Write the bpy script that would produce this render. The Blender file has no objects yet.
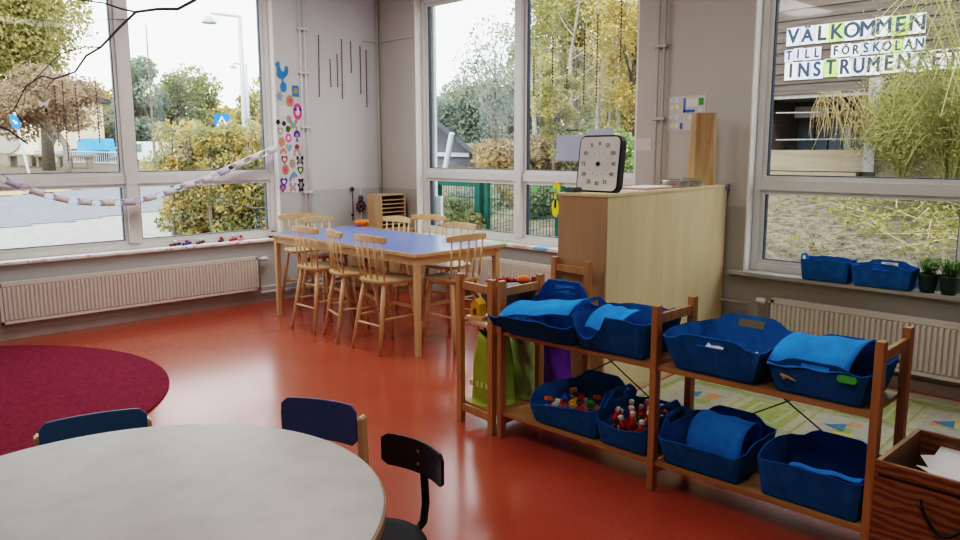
import bpy, bmesh, math, random
import numpy as np
from mathutils import Vector, Matrix, Euler
random.seed(7); np.random.seed(7)
PI = math.pi
scene = bpy.context.scene
col = scene.collection

# ------------------------------------------------------------------ camera model (photo pixel <-> place)
FPX, PITCH, ROLL, AZ, H = 766.8, math.radians(8.84), math.radians(-0.134), math.radians(46.0), 1.55
XR, YL = 5.38, 7.22          # inner faces of the right and the left wall

def ray(u, v):
    X = (u-480)/FPX; Z = -(v-270)/FPX; Y = 1.0
    cr, sr = math.cos(ROLL), math.sin(ROLL)
    X, Z = X*cr-Z*sr, X*sr+Z*cr
    cp, sp = math.cos(PITCH), math.sin(PITCH)
    y = Y*cp+Z*sp; z = -Y*sp+Z*cp
    return Vector((X*math.sin(AZ)+y*math.cos(AZ), X*math.sin(AZ-PI/2)+y*math.cos(AZ-PI/2), z))
CAM = Vector((0, 0, H))
def onz(u, v, z): r = ray(u, v); return CAM + r*((z-H)/r.z)
def onx(u, v, x): r = ray(u, v); return CAM + r*(x/r.x)
def ony(u, v, y): r = ray(u, v); return CAM + r*(y/r.y)
def atd(u, v, d): return CAM + ray(u, v)*d      # forward depth d

# ------------------------------------------------------------------ materials
MATS = {}
def new_mat(name):
    m = bpy.data.materials.new(name); m.use_nodes = True
    nt = m.node_tree; b = nt.nodes['Principled BSDF']
    return m, nt, b
def mat(name, c, rough=.5, var=.08, scale=6, metal=0, bump=0, bscale=60, coat=0, spec=None, emit=0):
    if name in MATS: return MATS[name]
    m, nt, b = new_mat(name)
    N, L = nt.nodes, nt.links
    b.inputs['Roughness'].default_value = rough; b.inputs['Metallic'].default_value = metal
    b.inputs['Coat Weight'].default_value = coat
    if spec is not None: b.inputs['Specular IOR Level'].default_value = spec
    tc = N.new('ShaderNodeTexCoord'); no = N.new('ShaderNodeTexNoise'); no.inputs['Scale'].default_value = scale
    no.inputs['Detail'].default_value = 4
    L.new(tc.outputs['Object'], no.inputs['Vector'])
    r = N.new('ShaderNodeValToRGB'); r.color_ramp.elements[0].position = .3; r.color_ramp.elements[1].position = .7
    r.color_ramp.elements[0].color = (*[max(0, x*(1-var)) for x in c], 1); r.color_ramp.elements[1].color = (*[min(1, x*(1+var)) for x in c], 1)
    L.new(no.outputs['Fac'], r.inputs['Fac']); L.new(r.outputs['Color'], b.inputs['Base Color'])
    if bump:
        n2 = N.new('ShaderNodeTexNoise'); n2.inputs['Scale'].default_value = bscale; L.new(tc.outputs['Object'], n2.inputs['Vector'])
        bp = N.new('ShaderNodeBump'); bp.inputs['Strength'].default_value = bump; bp.inputs['Distance'].default_value = .01
        L.new(n2.outputs['Fac'], bp.inputs['Height']); L.new(bp.outputs['Normal'], b.inputs['Normal'])
    MATS[name] = m; return m
def wood(name, c1, c2, stretch=(1, 1, .08), scale=14, rough=.45, dist=4, bands=False, coat=0):
    if name in MATS: return MATS[name]
    m, nt, b = new_mat(name); N, L = nt.nodes, nt.links
    b.inputs['Roughness'].default_value = rough; b.inputs['Coat Weight'].default_value = coat
    tc = N.new('ShaderNodeTexCoord'); mp = N.new('ShaderNodeMapping'); mp.inputs['Scale'].default_value = stretch
    L.new(tc.outputs['Object'], mp.inputs['Vector'])
    if bands:
        t = N.new('ShaderNodeTexWave'); t.inputs['Scale'].default_value = scale; t.inputs['Distortion'].default_value = dist
        t.inputs['Detail'].default_value = 2; t.inputs['Detail Scale'].default_value = 1.2; t.bands_direction = 'Z'
    else:
        t = N.new('ShaderNodeTexNoise'); t.inputs['Scale'].default_value = scale; t.inputs['Detail'].default_value = 5
        t.inputs['Distortion'].default_value = .6
    L.new(mp.outputs['Vector'], t.inputs['Vector'])
    r = N.new('ShaderNodeValToRGB'); r.color_ramp.elements[0].position = .3; r.color_ramp.elements[1].position = .72
    r.color_ramp.elements[0].color = (*c1, 1); r.color_ramp.elements[1].color = (*c2, 1)
    L.new(t.outputs['Fac'], r.inputs['Fac']); L.new(r.outputs['Color'], b.inputs['Base Color'])
    MATS[name] = m; return m
def ramp_mat(name, stops, scale=8, rough=.6, detail=6, stretch=(1, 1, 1), const=False, voronoi=False, bump=0):
    if name in MATS: return MATS[name]
    m, nt, b = new_mat(name); N, L = nt.nodes, nt.links
    b.inputs['Roughness'].default_value = rough
    tc = N.new('ShaderNodeTexCoord'); mp = N.new('ShaderNodeMapping'); mp.inputs['Scale'].default_value = stretch
    L.new(tc.outputs['Object'], mp.inputs['Vector'])
    t = N.new('ShaderNodeTexVoronoi' if voronoi else 'ShaderNodeTexNoise'); t.inputs['Scale'].default_value = scale
    if not voronoi: t.inputs['Detail'].default_value = detail
    L.new(mp.outputs['Vector'], t.inputs['Vector'])
    r = N.new('ShaderNodeValToRGB'); e = r.color_ramp.elements
    while len(e) < len(stops): e.new(.5)
    for k, (p, c) in enumerate(stops): e[k].position = p; e[k].color = (*c, 1)
    if rough >= .9: b.inputs['Specular IOR Level'].default_value = .04
    if const: r.color_ramp.interpolation = 'CONSTANT'
    if voronoi:
        sep = N.new('ShaderNodeSeparateColor'); L.new(t.outputs['Color'], sep.inputs[0]); L.new(sep.outputs[0], r.inputs['Fac'])
    else: L.new(t.outputs['Fac'], r.inputs['Fac'])
    L.new(r.outputs['Color'], b.inputs['Base Color'])
    if bump:
        bp = N.new('ShaderNodeBump'); bp.inputs['Strength'].default_value = bump; bp.inputs['Distance'].default_value = .02
        L.new(t.outputs[0], bp.inputs['Height']); L.new(bp.outputs['Normal'], b.inputs['Normal'])
    MATS[name] = m; return m
def leafmat(name, stops, scale=1.3):
    if name in MATS: return MATS[name]
    m = ramp_mat(name, stops, scale=scale, rough=.6, detail=8)
    nt = m.node_tree; N, L = nt.nodes, nt.links
    b = N['Principled BSDF']; out = [n for n in N if n.type == 'OUTPUT_MATERIAL'][0]
    r = [n for n in N if n.type == 'VALTORGB'][0]
    tr = N.new('ShaderNodeBsdfTranslucent'); L.new(r.outputs['Color'], tr.inputs['Color'])
    mx = N.new('ShaderNodeMixShader'); mx.inputs[0].default_value = .45
    L.new(b.outputs[0], mx.inputs[1]); L.new(tr.outputs[0], mx.inputs[2]); L.new(mx.outputs[0], out.inputs['Surface'])
    return m
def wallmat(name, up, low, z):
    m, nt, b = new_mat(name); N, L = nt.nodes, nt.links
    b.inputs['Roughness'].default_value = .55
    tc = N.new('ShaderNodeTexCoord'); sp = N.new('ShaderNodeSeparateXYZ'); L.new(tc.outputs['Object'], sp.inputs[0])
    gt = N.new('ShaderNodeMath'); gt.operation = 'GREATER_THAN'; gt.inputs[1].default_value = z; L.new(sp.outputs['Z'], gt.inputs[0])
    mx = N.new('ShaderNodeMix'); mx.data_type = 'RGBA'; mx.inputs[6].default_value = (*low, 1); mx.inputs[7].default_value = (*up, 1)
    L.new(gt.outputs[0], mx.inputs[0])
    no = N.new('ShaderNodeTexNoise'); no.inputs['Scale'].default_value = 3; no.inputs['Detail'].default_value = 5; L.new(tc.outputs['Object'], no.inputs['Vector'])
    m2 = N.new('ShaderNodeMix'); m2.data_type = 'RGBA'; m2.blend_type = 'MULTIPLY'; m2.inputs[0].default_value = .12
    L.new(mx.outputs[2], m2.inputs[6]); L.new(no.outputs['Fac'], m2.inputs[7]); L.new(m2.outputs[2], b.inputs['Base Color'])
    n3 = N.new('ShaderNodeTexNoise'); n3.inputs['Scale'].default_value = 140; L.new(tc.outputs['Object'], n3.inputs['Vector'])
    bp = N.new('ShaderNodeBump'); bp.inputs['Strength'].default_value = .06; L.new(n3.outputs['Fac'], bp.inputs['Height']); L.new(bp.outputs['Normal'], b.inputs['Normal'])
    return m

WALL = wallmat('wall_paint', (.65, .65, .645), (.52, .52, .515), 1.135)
WALL_SHADED = wallmat('wall_paint_shaded', (.49, .46, .42), (.385, .36, .33), 1.135)  # darker copy of the wall paint, shade put into its colour
CEIL = mat('ceiling_paint', (.75, .74, .72), .8)
FRAME = mat('frame_paint', (.68, .675, .65), .35, .03)
LINING = mat('lining_paint', (.80, .79, .76), .4, .03)
RUBBER = mat('dark_seal', (.05, .07, .10), .5)
RADI = mat('radiator_enamel', (.70, .64, .58), .35, .03)
BEECH = wood('beech', (.58, .38, .19), (.72, .51, .30), (1, 1, .12), 22, .42)
BEECHX = wood('beech_long', (.58, .38, .19), (.72, .51, .30), (.12, 1, 1), 22, .42)
SHELFW = wood('shelf_pine', (.36, .165, .058), (.52, .27, .105), (1, 1, .1), 24, .45)
SHELFB = wood('shelf_board', (.36, .18, .07), (.52, .29, .125), (1, .1, 1), 20, .4)
PLY = wood('birch_ply', (.70, .54, .31), (.78, .63, .39), (1, 1, .15), 9, .45)
PLYEND = wood('birch_end', (.42, .26, .14), (.50, .32, .18), (1, 1, .15), 12, .5)
LOGW = wood('log_wood', (.26, .14, .055), (.54, .36, .18), (1, 1, .12), 11, .6)
BOXW = wood('box_plywood', (.17, .065, .023), (.32, .14, .052), (.5, .5, 1.3), 9, .4, 7, True)
TRAYW = wood('tray_wood', (.42, .26, .14), (.54, .36, .2), (1, 1, .2), 16, .5)
BLUETOP = mat('blue_laminate', (.13, .20, .50), .28, .06, 30)
FELT = mat('blue_felt', (.02, .145, .39), .95, .22, 14, bump=.35, bscale=220, spec=.1)
FELT_LIT = mat('lit_blue_felt', (.035, .27, .74), .95, .15, 14, bump=.3, bscale=220, spec=.1)  # lit copy of the blue felt, window light put into the flap colour
FELTD = mat('navy_felt', (.007, .035, .22), .95, .2, 14, bump=.3, bscale=220, spec=.1)
GREYTOP = ramp_mat('grey_laminate', [(.2, (.29, .275, .25)), (.5, (.35, .33, .305)), (.8, (.39, .37, .345))], 9, .33, 8)
MAROON = mat('maroon_pile', (.20, .030, .055), 1, .25, 40, bump=.6, bscale=300, spec=.05)
NAVY = mat('navy_chair_paint', (.07, .11, .26), .42, .1)
TEAL = mat('teal_chair_paint', (.045, .15, .29), .42, .1)
BLACK = mat('black_plastic', (.010, .011, .013), .35)
DARKB = mat('black_wood', (.022, .009, .009), .3)
CHROME = mat('chrome', (.6, .6, .6), .25, metal=1)
WHITE = mat('white_paper', (.80, .80, .80), .7, .03)
LILAC = mat('lilac_paper', (.42, .38, .50), .7)
LILACP = mat('pale_lilac_paper', (.62, .62, .80), .7)
MARBEAD = mat('maroon_beads', (.10, .02, .03), .5)
WHITEP = mat('white_plastic', (.72, .71, .69), .35)
STEEL = mat('steel', (.42, .43, .44), .35, metal=.8)
LIME = mat('lime_bag', (.32, .42, .02), .5, .2, 5, bump=.5, bscale=12)
PURPLE = mat('purple_bag', (.16, .01, .40), .5, .2, 5, bump=.4, bscale=12)
RED = mat('toy_red', (.48, .012, .012), .35); YEL = mat('toy_yellow', (.75, .45, .02), .4); GRN = mat('toy_green', (.02, .28, .05), .4)
BLU = mat('toy_blue', (.03, .12, .55), .4); ORG = mat('orange_plastic', (.80, .18, .02), .35); SKIN = mat('toy_skin', (.75, .55, .42), .5)
PINK = mat('pink', (.78, .07, .30), .5); BROWN = mat('brown', (.20, .08, .03), .6)
SALMON = mat('salmon_paper', (.70, .40, .32), .7); SKYB = mat('sky_blue_paper', (.15, .42, .78), .7); PALEG = mat('green_paper', (.20, .60, .22), .7); PALEP = mat('pink_paper', (.72, .35, .45), .7)
LIMEP = mat('lime_paper', (.42, .68, .16), .7); CREAMP = mat('cream_paper', (.75, .74, .52), .7); BLUEP = mat('pale_blue_paper', (.58, .68, .82), .7)
INK = mat('ink', (.02, .035, .06), .7)
POTM = mat('green_pot', (.012, .05, .03), .45); SOIL = mat('soil', (.03, .02, .012), .9)
PLANTL = leafmat('plant_leaf', [(.3, (.05, .20, .02)), (.6, (.16, .38, .04)), (.8, (.3, .5, .08))], 12)
TEALFENCE = mat('green_fence_paint', (.010, .085, .065), .6, spec=.2)
ASPH = mat('asphalt', (.16, .165, .18), .9, .12, 5, bump=.2, spec=.04)
GALV = mat('galvanised', (.45, .48, .50), .5, metal=.3)
BARK = mat('bark', (.14, .115, .09), .9, .3, 12, bump=.6)
PALEBARK = mat('pale_bark', (.25, .22, .18), .9, .3, 12)
TWIG = mat('dark_twig', (.055, .04, .04), .8)
CREAMW = mat('cream_render', (.70, .62, .46), .8); DKGREY = mat('dark_roof', (.055, .06, .075), .7); GREYPL = mat('grey_boards', (.14, .14, .14), .8)
TARP = mat('blue_tarp', (.06, .28, .70), .5, .2, 4); CARW = mat('white_car', (.72, .76, .80), .3); CARD = mat('dark_car', (.03, .05, .06), .3); CARG = mat('car_glass', (.12, .18, .2), .1)
SIGNB = mat('sign_blue', (.02, .16, .58), .5)
LEDGEW = wood('ledge_wood', (.20, .155, .105), (.27, .22, .155), (1, .1, 1), 12, .7)
GREYPOST = wood('grey_post', (.22, .21, .19), (.33, .32, .29), (1, 1, .1), 12, .8)

def glassmat():
    m = bpy.data.materials.new('window_glass'); m.use_nodes = True; N, L = m.node_tree.nodes, m.node_tree.links
    N.remove(N['Principled BSDF']); out = N['Material Output']
    tr = N.new('ShaderNodeBsdfTransparent'); tr.inputs[0].default_value = (.96, .98, .98, 1)
    gl = N.new('ShaderNodeBsdfGlossy'); gl.inputs['Roughness'].default_value = .03
    lw = N.new('ShaderNodeLayerWeight'); lw.inputs[0].default_value = .5; pw = N.new('ShaderNodeMath'); pw.operation = 'POWER'; pw.inputs[1].default_value = 5; L.new(lw.outputs['Facing'], pw.inputs[0])
    fr = N.new('ShaderNodeMath'); fr.operation = 'MULTIPLY_ADD'; fr.inputs[1].default_value = .6; fr.inputs[2].default_value = .012; L.new(pw.outputs[0], fr.inputs[0])
    mx = N.new('ShaderNodeMixShader'); L.new(fr.outputs[0], mx.inputs[0]); L.new(tr.outputs[0], mx.inputs[1]); L.new(gl.outputs[0], mx.inputs[2])
    L.new(mx.outputs[0], out.inputs['Surface']); return m
GLASS = glassmat()

# ------------------------------------------------------------------ mesh builder
def rotz(a): return Matrix.Rotation(a, 4, 'Z')
class MB:
    def __init__(s): s.v = []; s.f = []; s.mi = []; s.cur = 0; s.M = None
    def add(s, vs, fs):
        o = len(s.v)
        for p in vs:
            p = Vector(p); s.v.append(tuple(s.M @ p) if s.M else tuple(p))
        for f in fs: s.f.append(tuple(i+o for i in f)); s.mi.append(s.cur)
        return s
    def box(s, a, b):
        (x0, y0, z0), (x1, y1, z1) = a, b
        x0, x1 = min(x0, x1), max(x0, x1); y0, y1 = min(y0, y1), max(y0, y1); z0, z1 = min(z0, z1), max(z0, z1)
        return s.add([(x0,y0,z0),(x1,y0,z0),(x1,y1,z0),(x0,y1,z0),(x0,y0,z1),(x1,y0,z1),(x1,y1,z1),(x0,y1,z1)],
                     [(3,2,1,0),(4,5,6,7),(0,1,5,4),(1,2,6,5),(2,3,7,6),(3,0,4,7)])
    def cbox(s, c, d): return s.box([c[i]-d[i]/2 for i in range(3)], [c[i]+d[i]/2 for i in range(3)])
    def tube(s, pts, r, n=8, cap=True):
        pts = [Vector(p) for p in pts]
        if not isinstance(r, (list, tuple)): r = [r]*len(pts)
        rings = []; up = None
        for i, p in enumerate(pts):
            d = (pts[min(i+1, len(pts)-1)]-pts[max(i-1, 0)]).normalized()
            if up is None: up = d.orthogonal().normalized()
            up = (up - d*up.dot(d));
            up = up.normalized() if up.length > 1e-6 else d.orthogonal().normalized()
            w = d.cross(up)
            rings.append([p+(up*math.cos(2*PI*k/n)+w*math.sin(2*PI*k/n))*r[i] for k in range(n)])
        vs = [q for R in rings for q in R]; fs = []
        for i in range(len(pts)-1):
            for k in range(n): fs.append((i*n+k, i*n+(k+1) % n, (i+1)*n+(k+1) % n, (i+1)*n+k))
        if cap: fs.append(tuple(range(n-1, -1, -1))); fs.append(tuple((len(pts)-1)*n+k for k in range(n)))
        return s.add(vs, fs)
    def bar(s, p, q, w, d, side=(0, 1, 0)):
        p, q = Vector(p), Vector(q); a = (q-p).normalized(); u = Vector(side); u = (u-a*u.dot(a)).normalized(); w_ = a.cross(u)
        vs = [e+u*sx*w/2+w_*sy*d/2 for e in (p, q) for sx, sy in ((-1,-1),(1,-1),(1,1),(-1,1))]
        return s.add(vs, [(3,2,1,0),(4,5,6,7),(0,1,5,4),(1,2,6,5),(2,3,7,6),(3,0,4,7)])
    def taper(s, p, q, w0, w1, side=(0, 1, 0)):
        p, q = Vector(p), Vector(q); a = (q-p).normalized(); u = Vector(side); u = (u-a*u.dot(a)).normalized(); w_ = a.cross(u)
        vs = [e+u*sx*w/2+w_*sy*w/2 for e, w in ((p, w0), (q, w1)) for sx, sy in ((-1,-1),(1,-1),(1,1),(-1,1))]
        return s.add(vs, [(3,2,1,0),(4,5,6,7),(0,1,5,4),(1,2,6,5),(2,3,7,6),(3,0,4,7)])
    def prism(s, poly, t, M):           # polygon in local xy, thickness along +z
        n = len(poly); vs = [M @ Vector((x, y, 0)) for x, y in poly]+[M @ Vector((x, y, t)) for x, y in poly]
        return s.add(vs, [tuple(range(n-1, -1, -1)), tuple(range(n, 2*n))]+[(i, (i+1) % n, n+(i+1) % n, n+i) for i in range(n)])
    def lathe(s, prof, c, n=24):
        c = Vector(c); vs = []; fs = []
        for r, z in prof:
            for k in range(n): vs.append(c+Vector((r*math.cos(2*PI*k/n), r*math.sin(2*PI*k/n), z)))
        for i in range(len(prof)-1):
            for k in range(n): fs.append((i*n+k, i*n+(k+1) % n, (i+1)*n+(k+1) % n, (i+1)*n+k))
        fs.append(tuple(range(n-1, -1, -1))); fs.append(tuple((len(prof)-1)*n+k for k in range(n)))
        return s.add(vs, fs)
    def ball(s, c, r, n=10, m=7):
        if not isinstance(r, (tuple, list)): r = (r, r, r)
        c = Vector(c); vs = [c+Vector((0, 0, -r[2]))]; fs = []
        for i in range(1, m):
            t = -PI/2+PI*i/m
            for k in range(n): vs.append(c+Vector((r[0]*math.cos(t)*math.cos(2*PI*k/n), r[1]*math.cos(t)*math.sin(2*PI*k/n), r[2]*math.sin(t))))
        vs.append(c+Vector((0, 0, r[2]))); T = len(vs)-1
        for k in range(n):
            fs.append((0, 1+(k+1) % n, 1+k)); fs.append((T, 1+(m-2)*n+k, 1+(m-2)*n+(k+1) % n))
        for i in range(m-2):
            for k in range(n): fs.append((1+i*n+k, 1+i*n+(k+1) % n, 1+(i+1)*n+(k+1) % n, 1+(i+1)*n+k))
        return s.add(vs, fs)
    def sheet(s, grid):                 # grid[i][j] points
        a, b = len(grid), len(grid[0])
        return s.add([p for R in grid for p in R], [(i*b+j, i*b+j+1, (i+1)*b+j+1, (i+1)*b+j) for i in range(a-1) for j in range(b-1)])
    def text(s, txt, size, M, depth=.002, sx=1.0):
        cu = bpy.data.curves.new('t', 'FONT'); cu.body = txt; cu.size = size; cu.align_x = 'CENTER'; cu.align_y = 'CENTER'; cu.extrude = depth; cu.offset = 0
        ob = bpy.data.objects.new('t', cu); col.objects.link(ob)
        dg = bpy.context.evaluated_depsgraph_get(); me = bpy.data.meshes.new_from_object(ob.evaluated_get(dg))
        vs = [M @ Vector((v.co.x*sx, v.co.y, v.co.z)) for v in me.vertices]; fs = [tuple(p.vertices) for p in me.polygons]
        bpy.data.objects.remove(ob); bpy.data.curves.remove(cu); bpy.data.meshes.remove(me)
        return s.add(vs, fs)
    def build(s, name, m, parent=None, bevel=0, smooth=False, solid=0, sub=0, offset=0):
        me = bpy.data.meshes.new(name); me.from_pydata(s.v, [], s.f)
        ms = m if isinstance(m, (list, tuple)) else [m]
        for x in ms: me.materials.append(x)
        if len(ms) > 1:
            for p, i in zip(me.polygons, s.mi): p.material_index = i
        if smooth:
            for p in me.polygons: p.use_smooth = True
        me.update()
        bm = bmesh.new(); bm.from_mesh(me); bmesh.ops.recalc_face_normals(bm, faces=bm.faces) if not solid else None
        if bevel: bmesh.ops.bevel(bm, geom=bm.edges[:], offset=bevel, segments=2, affect='EDGES', clamp_overlap=True)
        bm.to_mesh(me); bm.free()
        o = bpy.data.objects.new(name, me); col.objects.link(o); o.parent = parent
        if sub: d = o.modifiers.new('s', 'SUBSURF'); d.levels = sub; d.render_levels = sub
        if solid: d = o.modifiers.new('k', 'SOLIDIFY'); d.thickness = solid; d.offset = offset
        return o
def tag(o, label, cat, group=None, kind=None):
    if label: o['label'] = label
    if cat: o['category'] = cat
    if group: o['group'] = group
    if kind: o['kind'] = kind
    return o
def thing(name, label, cat, loc=(0, 0, 0), rz=0, group=None):
    o = bpy.data.objects.new(name, None); col.objects.link(o); o.empty_display_size = .05
    o.location = loc; o.rotation_euler = (0, 0, rz); return tag(o, label, cat, group)
def struct(o): o['kind'] = 'structure'; return o
def dup(root, loc, rz=0, label=None, group=None):
    r = root.copy(); col.objects.link(r); r.location = loc; r.rotation_euler = (0, 0, rz)
    if label: r['label'] = label
    if group: r['group'] = group
    for ch in list(root.children):
        c = ch.copy(); col.objects.link(c); c.parent = r
        for g in list(ch.children):
            d = g.copy(); col.objects.link(d); d.parent = c
    return r
# frame matrices: sheets on walls.  LW: x right = +X, y up, normal -Y.   RW: x right = -Y, y up, normal -X
def LW(x, z, y=YL): return Matrix(((1,0,0,x),(0,0,-1,y),(0,1,0,z),(0,0,0,1)))
def RW(y, z, x=XR): return Matrix(((0,0,-1,x),(-1,0,0,y),(0,1,0,z),(0,0,0,1)))

# ================================================================== ROOM SHELL
ZS, ZT, ZC = .655, 3.15, 3.42
A0, A1 = 1.06, 4.075
B1, B0 = 6.57, 3.715
C1, C0 = 2.725, -.13
m = MB(); m.box((-3.2, -3.2, -.1), (XR+.28, YL+.28, 0))
FLOORM, nt, b = new_mat('red_linoleum'); N, L = nt.nodes, nt.links
tc = N.new('ShaderNodeTexCoord'); n1 = N.new('ShaderNodeTexNoise'); n1.inputs['Scale'].default_value = 2.2; n1.inputs['Detail'].default_value = 8
n2 = N.new('ShaderNodeTexNoise'); n2.inputs['Scale'].default_value = 60; L.new(tc.outputs['Object'], n1.inputs['Vector']); L.new(tc.outputs['Object'], n2.inputs['Vector'])
mxn = N.new('ShaderNodeMath'); mxn.operation = 'ADD'; L.new(n1.outputs['Fac'], mxn.inputs[0]); L.new(n2.outputs['Fac'], mxn.inputs[1])
r = N.new('ShaderNodeValToRGB'); r.color_ramp.elements[0].position = .8; r.color_ramp.elements[1].position = 1.2
r.color_ramp.elements[0].color = (.34, .066, .034, 1); r.color_ramp.elements[1].color = (.38, .078, .041, 1)
hl = N.new('ShaderNodeMath'); hl.operation = 'MULTIPLY'; hl.inputs[1].default_value = 1.0; L.new(mxn.outputs[0], hl.inputs[0])
L.new(hl.outputs[0], r.inputs['Fac']); L.new(r.outputs['Color'], b.inputs['Base Color'])
b.inputs['Roughness'].default_value = .22; b.inputs['Coat Weight'].default_value = .25; b.inputs['Coat Roughness'].default_value = .16
bp = N.new('ShaderNodeBump'); bp.inputs['Strength'].default_value = .03; L.new(n1.outputs['Fac'], bp.inputs['Height']); L.new(bp.outputs['Normal'], b.inputs['Normal'])
struct(m.build('floor', FLOORM))
m = MB(); m.box((-3.2, -3.2, ZC), (XR+.28, YL+.28, ZC+.2)); struct(m.build('ceiling', CEIL))
T = .24
m = MB()
m.box((-3.2, YL, 0), (XR+T, YL+T, ZS-.03)); m.box((-3.2, YL, ZT), (XR+T, YL+T, ZC)); m.box((-3.2, YL, ZS-.03), (A0, YL+T, ZT)); m.box((A1, YL, ZS-.03), (XR+T, YL+T, ZT))
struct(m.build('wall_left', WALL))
m = MB()
m.box((XR, -3.2, 0), (XR+T, YL, ZS-.03)); m.box((XR, -3.2, ZT), (XR+T, YL, ZC)); m.box((XR, B1, ZS-.03), (XR+T, YL, ZT)); m.box((XR, C1, ZS-.03), (XR+T, B0, ZT)); m.box((XR, -3.2, ZS-.03), (XR+T, C0, ZT))
struct(m.build('wall_right', WALL_SHADED))
m = MB(); m.box((-3.2, -3.2, 0), (-3.0, YL, ZC)); struct(m.build('wall_near', WALL))
m = MB(); m.box((-3.0, -3.2, 0), (XR, -3.0, ZC)); struct(m.build('wall_back', WALL))
m = MB(); m.box((-3, YL-.012, 0), (XR-.012, YL, .075)); struct(m.build('baseboard_left', mat('grey_base', (.42, .38, .35), .5)))
m = MB(); m.box((XR-.012, -3, 0), (XR, YL-.012, .075)); struct(m.build('baseboard_right', mat('grey_base_r', (.36, .31, .26), .5)))

def window(n, axis, u0, u1, mull, zt0, zt1):
    """window frame, four sashes and panes.  axis 'x' : on the left wall; 'y' : on the right wall"""
    def P(u, d, z): return (u, YL+d, z) if axis == 'x' else (XR+d, u, z)
    def bx(mb, ua, ub, da, db, za, zb): mb.box(P(ua, da, za), P(ub, db, zb))
    ln = MB(); t = .012
    bx(ln, u0, u0+t, .0, .10, ZS, ZT); bx(ln, u1-t, u1, 0, .10, ZS, ZT); bx(ln, u0, u1, 0, .10, ZT-t, ZT)
    root = struct(ln.build('window_%d' % n, LINING)); root['label'] = None if 0 else root.get('label', '') or 'window'
    del root['label']
    a, c = u0+t, u1-t; d0, d1 = .085, .165; w = .05
    fr = MB()
    bx(fr, a, a+w, d0, d1, ZS, ZT-t); bx(fr, c-w, c, d0, d1, ZS, ZT-t); bx(fr, a+w, c-w, d0, d1, ZS, ZS+.055); bx(fr, a+w, c-w, d0, d1, ZT-t-w, ZT-t)
    bx(fr, mull-.048, mull+.048, d0-.02, d1, ZS+.055, ZT-t-w)
    bx(fr, a+w, mull-.048, d0, d1, zt0, zt1); bx(fr, mull+.048, c-w, d0, d1, zt0, zt1)
    fr.build('window_frame', FRAME, root, bevel=.004)
    for (ua, ub) in ((a+w, mull-.048), (mull+.048, c-w)):
        for (za, zb) in ((ZS+.055, zt0), (zt1, ZT-t-w)):
            s = .028; sm = MB()
            bx(sm, ua, ua+s, d0+.02, d1-.01, za, zb); bx(sm, ub-s, ub, d0+.02, d1-.01, za, zb); bx(sm, ua+s, ub-s, d0+.02, d1-.01, za, za+s); bx(sm, ua+s, ub-s, d0+.02, d1-.01, zb-s, zb)
            so = sm.build('window_sash', FRAME, root)
            q = .008; k = MB()
            bx(k, ua+s, ua+s+q, d0+.03, d1-.015, za+s, zb-s); bx(k, ub-s-q, ub-s, d0+.03, d1-.015, za+s, zb-s); bx(k, ua+s+q, ub-s-q, d0+.03, d1-.015, za+s, za+s+q)
            k.build('window_seal', RUBBER, so)
            g = MB(); bx(g, ua+s, ub-s, d0+.05, d0+.054, za+s, zb-s); g.build('window_pane', GLASS, root)
    return root
zt0, zt1 = 1.255, 1.335
mA = (ony(125, 100, YL+.09).x); mB = onx(519, 178, XR+.09).y
window(1, 'x', A0, A1, mA, zt0, zt1)
window(2, 'y', B0, B1, mB, zt0, zt1)
window(3, 'y', C0, C1, 1.28, zt0, zt1)
SILL = mat('sill_white', (.72, .69, .65), .35); SILLG = mat('sill_grey', (.40, .38, .36), .4)
m = MB(); m.box((A0-.06, YL-.05, ZS-.03), (A1+.06, YL+.085, ZS)); struct(m.build('trim_1', SILL, bevel=.004))
m = MB(); m.box((XR-.05, B0-.06, ZS-.03), (XR+.085, B1+.06, ZS)); struct(m.build('trim_2', SILL, bevel=.004))
m = MB(); m.box((XR-.06, C0-.06, ZS-.03), (XR+.085, C1+.10, ZS)); struct(m.build('trim_3', SILLG, bevel=.004))
# pipes on the walls
def vpipe(x, y, nx, ny, label):
    t = thing('heating_pipe', label, 'pipe', (x, y, 0))
    m = MB()
    for k in (-.5, .5): m.tube([(ny*k*.055*1, nx*k*.055, .04), (ny*k*.055, nx*k*.055, ZC-.002)], .0105, 8)
    m.build('pipe_run', WHITEP if ny else WALL_SHADED, t, smooth=True)
    for z in (1.12, 1.80, 2.36, 2.80):
        k = MB(); k.cbox((0, 0, z), (.035+abs(ny)*.07, .035+abs(nx)*.07, .022)); k.ball((ny*.05, nx*.05, z), .018); k.build('pipe_clip', WHITEP if ny else WALL_SHADED, t)
    return t
pz = ony(303, 60, YL-.03); vpipe(pz.x, YL-.03, 0, 1, 'pair of thin white vertical heating pipes right of the sticker poster')
pz = onx(661, 60, XR-.03); vpipe(XR-.03, pz.y, 1, 0, 'pair of painted vertical heating pipes between the middle and right windows')
pz = ony(384, 60, YL-.03)
m = MB(); m.tube([(XR-.03, YL-.03, .05), (XR-.03, YL-.03, ZC-.002)], .014, 8); tag(m.build('corner_pipe', WALL_SHADED, smooth=True), 'single painted pipe rising in the corner behind the letter tray', 'pipe')
m = MB(); z = onx(400, 38.5, XR-.02).z
m.tube([(XR-.02, B1+.02, z), (XR-.02, YL-.05, z)], .006, 6); m.tube([(XR-.04, YL-.02, z), (XR-.22, YL-.02, z)], .004, 6)
tag(m.build('curtain_wire', WALL), 'thin wire stretched across the corner above the tray', 'wire')

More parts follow.
